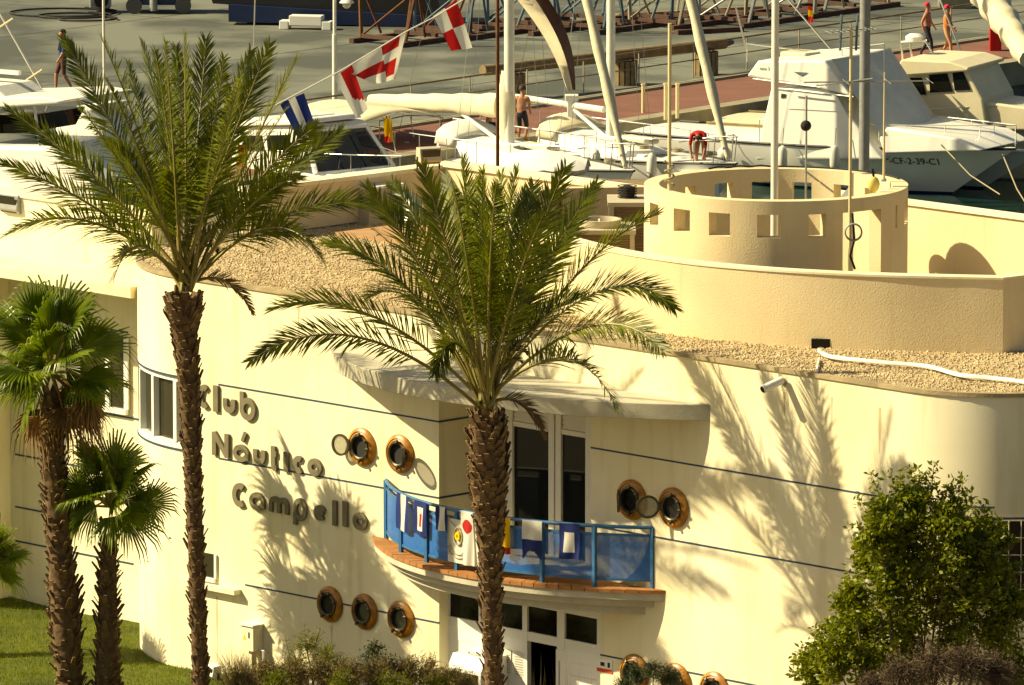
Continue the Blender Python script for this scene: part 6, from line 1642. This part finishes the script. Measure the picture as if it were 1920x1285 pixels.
# ================================================================== PEOPLE
def person(foot, h, face, joints, mats, label, hair='hair', hairkind='short'):
    """joints: overrides in body units (fraction of height; x right of the person, y forward, z up)"""
    J = dict(pelvis=(0, 0, .53), waist=(0, 0, .62), chest=(0, .0, .74), neck=(0, 0, .83), chin=(0, .01, .875), head=(0, .01, .925), crown=(0, .0, .965), nose=(0, .058, .91),
             hipR=(.05, 0, .51), kneeR=(.055, .01, .28), ankR=(.055, -.01, .05), toeR=(.06, .085, .018), hipL=(-.05, 0, .51), kneeL=(-.055, .01, .28), ankL=(-.055, -.01, .05), toeL=(-.06, .085, .018),
             shR=(.105, 0, .80), elR=(.135, -.01, .63), wrR=(.145, .03, .48), hdR=(.145, .045, .43), shL=(-.105, 0, .80), elL=(-.135, -.01, .63), wrL=(-.145, .03, .48), hdL=(-.145, .045, .43))
    J.update(joints)
    rad = dict(pelvis=.075, waist=.068, chest=.082, neck=.034, chin=.036, head=.054, crown=.038, nose=.014, hipR=.058, hipL=.058, kneeR=.036, kneeL=.036, ankR=.022, ankL=.022, toeR=.018, toeL=.018, shR=.038, shL=.038, elR=.026, elL=.026, wrR=.017, wrL=.017, hdR=.020, hdL=.020)
    E = [('pelvis', 'waist'), ('waist', 'chest'), ('chest', 'neck'), ('neck', 'chin'), ('chin', 'head'), ('head', 'crown'), ('head', 'nose'), ('pelvis', 'hipR'), ('hipR', 'kneeR'), ('kneeR', 'ankR'), ('ankR', 'toeR'), ('pelvis', 'hipL'), ('hipL', 'kneeL'), ('kneeL', 'ankL'), ('ankL', 'toeL'), ('chest', 'shR'), ('shR', 'elR'), ('elR', 'wrR'), ('wrR', 'hdR'), ('chest', 'shL'), ('shL', 'elL'), ('elL', 'wrL'), ('wrL', 'hdL')]
    names = list(J); fx, fy = math.sin(R(face)), -math.cos(R(face))        # face 0 looks at the camera
    def wp(p): x, y, z = p; return Vector((-fy * x * -1 * -1 + 0, 0, 0)) if False else Vector((fy * x + fx * y, -fx * x + fy * y, z)) * h
    me = bpy.data.meshes.new('person'); me.from_pydata([tuple(wp(J[n])) for n in names], [(names.index(a), names.index(b)) for a, b in E], [])
    ob = bpy.data.objects.new('person', me); col.objects.link(ob)
    sk = ob.modifiers.new('skin', 'SKIN'); sk.use_smooth_shade = True
    for i, n in enumerate(names):
        d = me.skin_vertices[0].data[i]; d.radius = (rad[n] * h, rad[n] * h * (.72 if n in ('chest', 'waist', 'pelvis') else 1)); d.use_root = (n == 'pelvis')
    ss = ob.modifiers.new('sub', 'SUBSURF'); ss.levels = ss.render_levels = 1
    bpy.context.view_layer.update()
    m2 = bpy.data.meshes.new_from_object(ob.evaluated_get(bpy.context.evaluated_depsgraph_get()))
    bpy.data.objects.remove(ob); m2.name = 'person'
    keys = list(dict.fromkeys(mats.values())); m2.materials.clear()
    for k in keys: m2.materials.append(M[k])
    part_of = {}
    for a, b in E:
        part_of[(a, b)] = 'head' if b in ('chin', 'head', 'crown', 'nose') or a == 'neck' else ('torso' if b in ('waist', 'chest', 'neck', 'shR', 'shL') else ('thigh' if b in ('hipR', 'hipL', 'kneeR', 'kneeL') else ('shin' if b in ('ankR', 'ankL') else ('foot' if b in ('toeR', 'toeL') else ('upperarm' if b in ('elR', 'elL') else 'forearm')))))
    seg = [(wp(J[a]), wp(J[b]), part_of[(a, b)]) for a, b in E]
    for pl in m2.polygons:
        c = pl.center; best = None
        for a, b, n in seg:
            ab = b - a; t = max(0, min(1, (c - a).dot(ab) / max(ab.length_squared, 1e-9))); d = (c - a - ab * t).length
            if best is None or d < best[0]: best = (d, n)
        pl.material_index = keys.index(mats[best[1]]); pl.use_smooth = True
    o = bpy.data.objects.new('person', m2); col.objects.link(o); o.location = foot
    tag(o, label, 'person')
    hc = wp(J['head']) + Vector((0, 0, .016 * h)) - Vector((fx, fy, 0)) * .010 * h
    mb = MB(); mb.ball(Vector(foot) + hc, .064 * h, .064 * h, .062 * h, 14, 9)
    keep = [f_ for f_ in mb.f if sum(((Vector(mb.v[i]) - Vector(foot) - hc).dot(Vector((fx, fy, 0))) < .028 * h or mb.v[i][2] - foot[2] - hc.z > .02 * h) and mb.v[i][2] - foot[2] - hc.z > -.03 * h for i in f_) == len(f_)]
    mb.f = keep; mb.m = [0] * len(keep)
    mb.build('cap' if hairkind == 'cap' else 'hair', hair, o, 60)
    if hairkind == 'cap':
        mb = MB(); b0 = Vector(foot) + hc + Vector((fx, fy, 0)) * .05 * h + Vector((0, 0, .012 * h)); s = Vector((-fy, fx, 0)) * .045 * h; fw = Vector((fx, fy, -.15)) * .06 * h
        mb.quad(tuple(b0 - s), tuple(b0 + s), tuple(b0 + s * .7 + fw), tuple(b0 - s * .7 + fw)); mb.build('peak', hair, o)
    return o
walk = dict(kneeR=(.05, .09, .29), ankR=(.05, .10, .055), toeR=(.055, .19, .03), kneeL=(-.05, .0, .28), ankL=(-.05, -.13, .07), toeL=(-.055, -.06, .02), elR=(.135, -.07, .64), wrR=(.14, -.03, .50), hdR=(.14, -.01, .46), elL=(-.135, .03, .64), wrL=(-.14, .11, .52), hdL=(-.14, .14, .48))
pm = on_quay(118, 172)
person(pm, 1.76, -70, walk, dict(head='skin', torso='cloth_blue', upperarm='cloth_blue', forearm='skin', thigh='cloth_brown', shin='skin', foot='cloth_brown'), 'man in blue shirt and brown shorts walking with a backpack on the quay')
bp0 = pm + Vector((.19, .05, 1.2)); mb = MB(); mb.ball(bp0, .13, .18, .27, 12, 8); bpk = mb.build('backpack', 'cloth_dark', None, 60); tag(bpk, 'black backpack on the back of the man in blue', 'backpack')
mb = MB(); mb.tube([bp0 + Vector((-.05, -.12, .2)), bp0 + Vector((-.25, -.17, .24)), bp0 + Vector((-.3, -.17, 0)), bp0 + Vector((-.1, -.14, -.18))], .022, 5); mb.build('strap', 'cloth_dark', bpk)
pw1 = on_quay(1738, 108); pw2 = on_quay(1775, 110)
person(pw1, 1.62, 75, walk, dict(head='skin', torso='cloth_mauve', upperarm='skin', forearm='skin', thigh='cloth_dark', shin='cloth_dark', foot='cloth_dark'), 'woman in red cap, mauve top and dark trousers walking', 'cap_red', 'cap')
w2 = dict(walk); w2.update(elR=(.13, .04, .64), wrR=(.15, .16, .60), hdR=(.16, .22, .60))
person(pw2, 1.58, 70, w2, dict(head='skin', torso='cloth_orange', upperarm='cloth_orange', forearm='skin', thigh='cloth_peach', shin='cloth_peach', foot='cloth_brown'), 'woman in red cap and orange clothes walking with her hand out', 'cap_red', 'cap')
bend = dict(pelvis=(0, -.10, .50), waist=(0, -.03, .57), chest=(0, .10, .60), neck=(0, .20, .56), chin=(0, .23, .53), head=(0, .265, .50), crown=(0, .30, .475), nose=(0, .27, .445), hipR=(.05, -.10, .48), hipL=(-.05, -.10, .48), kneeR=(.06, -.04, .27), kneeL=(-.06, -.04, .27), ankR=(.06, -.06, .05), ankL=(-.06, -.06, .05), toeR=(.065, .03, .018), toeL=(-.065, .03, .018),
            shR=(.10, .15, .58), shL=(-.10, .15, .58), elR=(.12, .19, .42), elL=(-.12, .19, .42), wrR=(.09, .23, .27), wrL=(-.09, .23, .27), hdR=(.08, .25, .22), hdL=(-.08, .25, .22))
pr = W(1312, 322, 192.6)
mb = MB(); mb.box(pr.x - .5, pr.x + .5, pr.y - .45, pr.y + .45, -1.0, pr.z - .003); tag(mb.build('boat_platform', 'boat_white', None, None, .03), 'white boat platform under the bending man', 'platform')
person(pr, 1.72, -10, bend, dict(head='skin', torso='red', upperarm='red', forearm='skin', thigh='skin', shin='skin', foot='skin'), 'man in a red shirt bending forward on a boat behind the tower')
sit = dict(pelvis=(0, 0, .30), waist=(0, .01, .38), chest=(0, .05, .50), neck=(0, .08, .585), chin=(0, .10, .62), head=(0, .115, .665), crown=(0, .11, .70), nose=(0, .17, .655), hipR=(.05, 0, .29), hipL=(-.05, 0, .29), kneeR=(.07, .22, .30), kneeL=(-.07, .22, .30), ankR=(.07, .24, .07), ankL=(-.07, .24, .07), toeR=(.075, .32, .03), toeL=(-.075, .32, .03),
           shR=(.105, .06, .56), shL=(-.105, .06, .56), elR=(.13, .10, .42), elL=(-.13, .10, .42), wrR=(.10, .22, .35), wrL=(-.10, .22, .35), hdR=(.09, .26, .33), hdL=(-.09, .26, .33))
ps = fD(-7.4, .2, 1.15)
mb = MB(fD); mb.box(-8.2, -6.6, -1.0, 1.0, .95, 1.13); mb.build('cockpit_seat', 'boat_white', yD)
p1 = W(915, 300, fD(-7.6, 0, 0).y); p1.z = 0.02
person(p1, 1.70, 100, sit, dict(head='skin', torso='skin', upperarm='skin', forearm='skin', thigh='cloth_dark', shin='skin', foot='skin'), 'bare chested man crouching in the covered yacht cockpit')
p2 = W(978, 300, fD(-7.0, 0, 0).y + 1.2); p2.z = 0.0
person(p2, 1.66, 160, dict(sit, pelvis=(0, 0, .45), waist=(0, .01, .53), chest=(0, .02, .65), neck=(0, .03, .74), chin=(0, .04, .78), head=(0, .05, .825), crown=(0, .05, .865), nose=(0, .105, .81), hipR=(.05, 0, .44), hipL=(-.05, 0, .44), kneeR=(.06, .08, .24), kneeL=(-.06, .08, .24), ankR=(.06, .02, .05), ankL=(-.06, .02, .05), toeR=(.06, .1, .02), toeL=(-.06, .1, .02), shR=(.105, .02, .71), shL=(-.105, .02, .71), elR=(.13, .02, .55), elL=(-.13, .02, .55), wrR=(.11, .12, .45), wrL=(-.11, .12, .45), hdR=(.10, .16, .43), hdL=(-.10, .16, .43)),
       dict(head='skin', torso='skin', upperarm='skin', forearm='skin', thigh='cloth_dark', shin='skin', foot='skin'), 'person in dark shorts standing behind the covered mast')
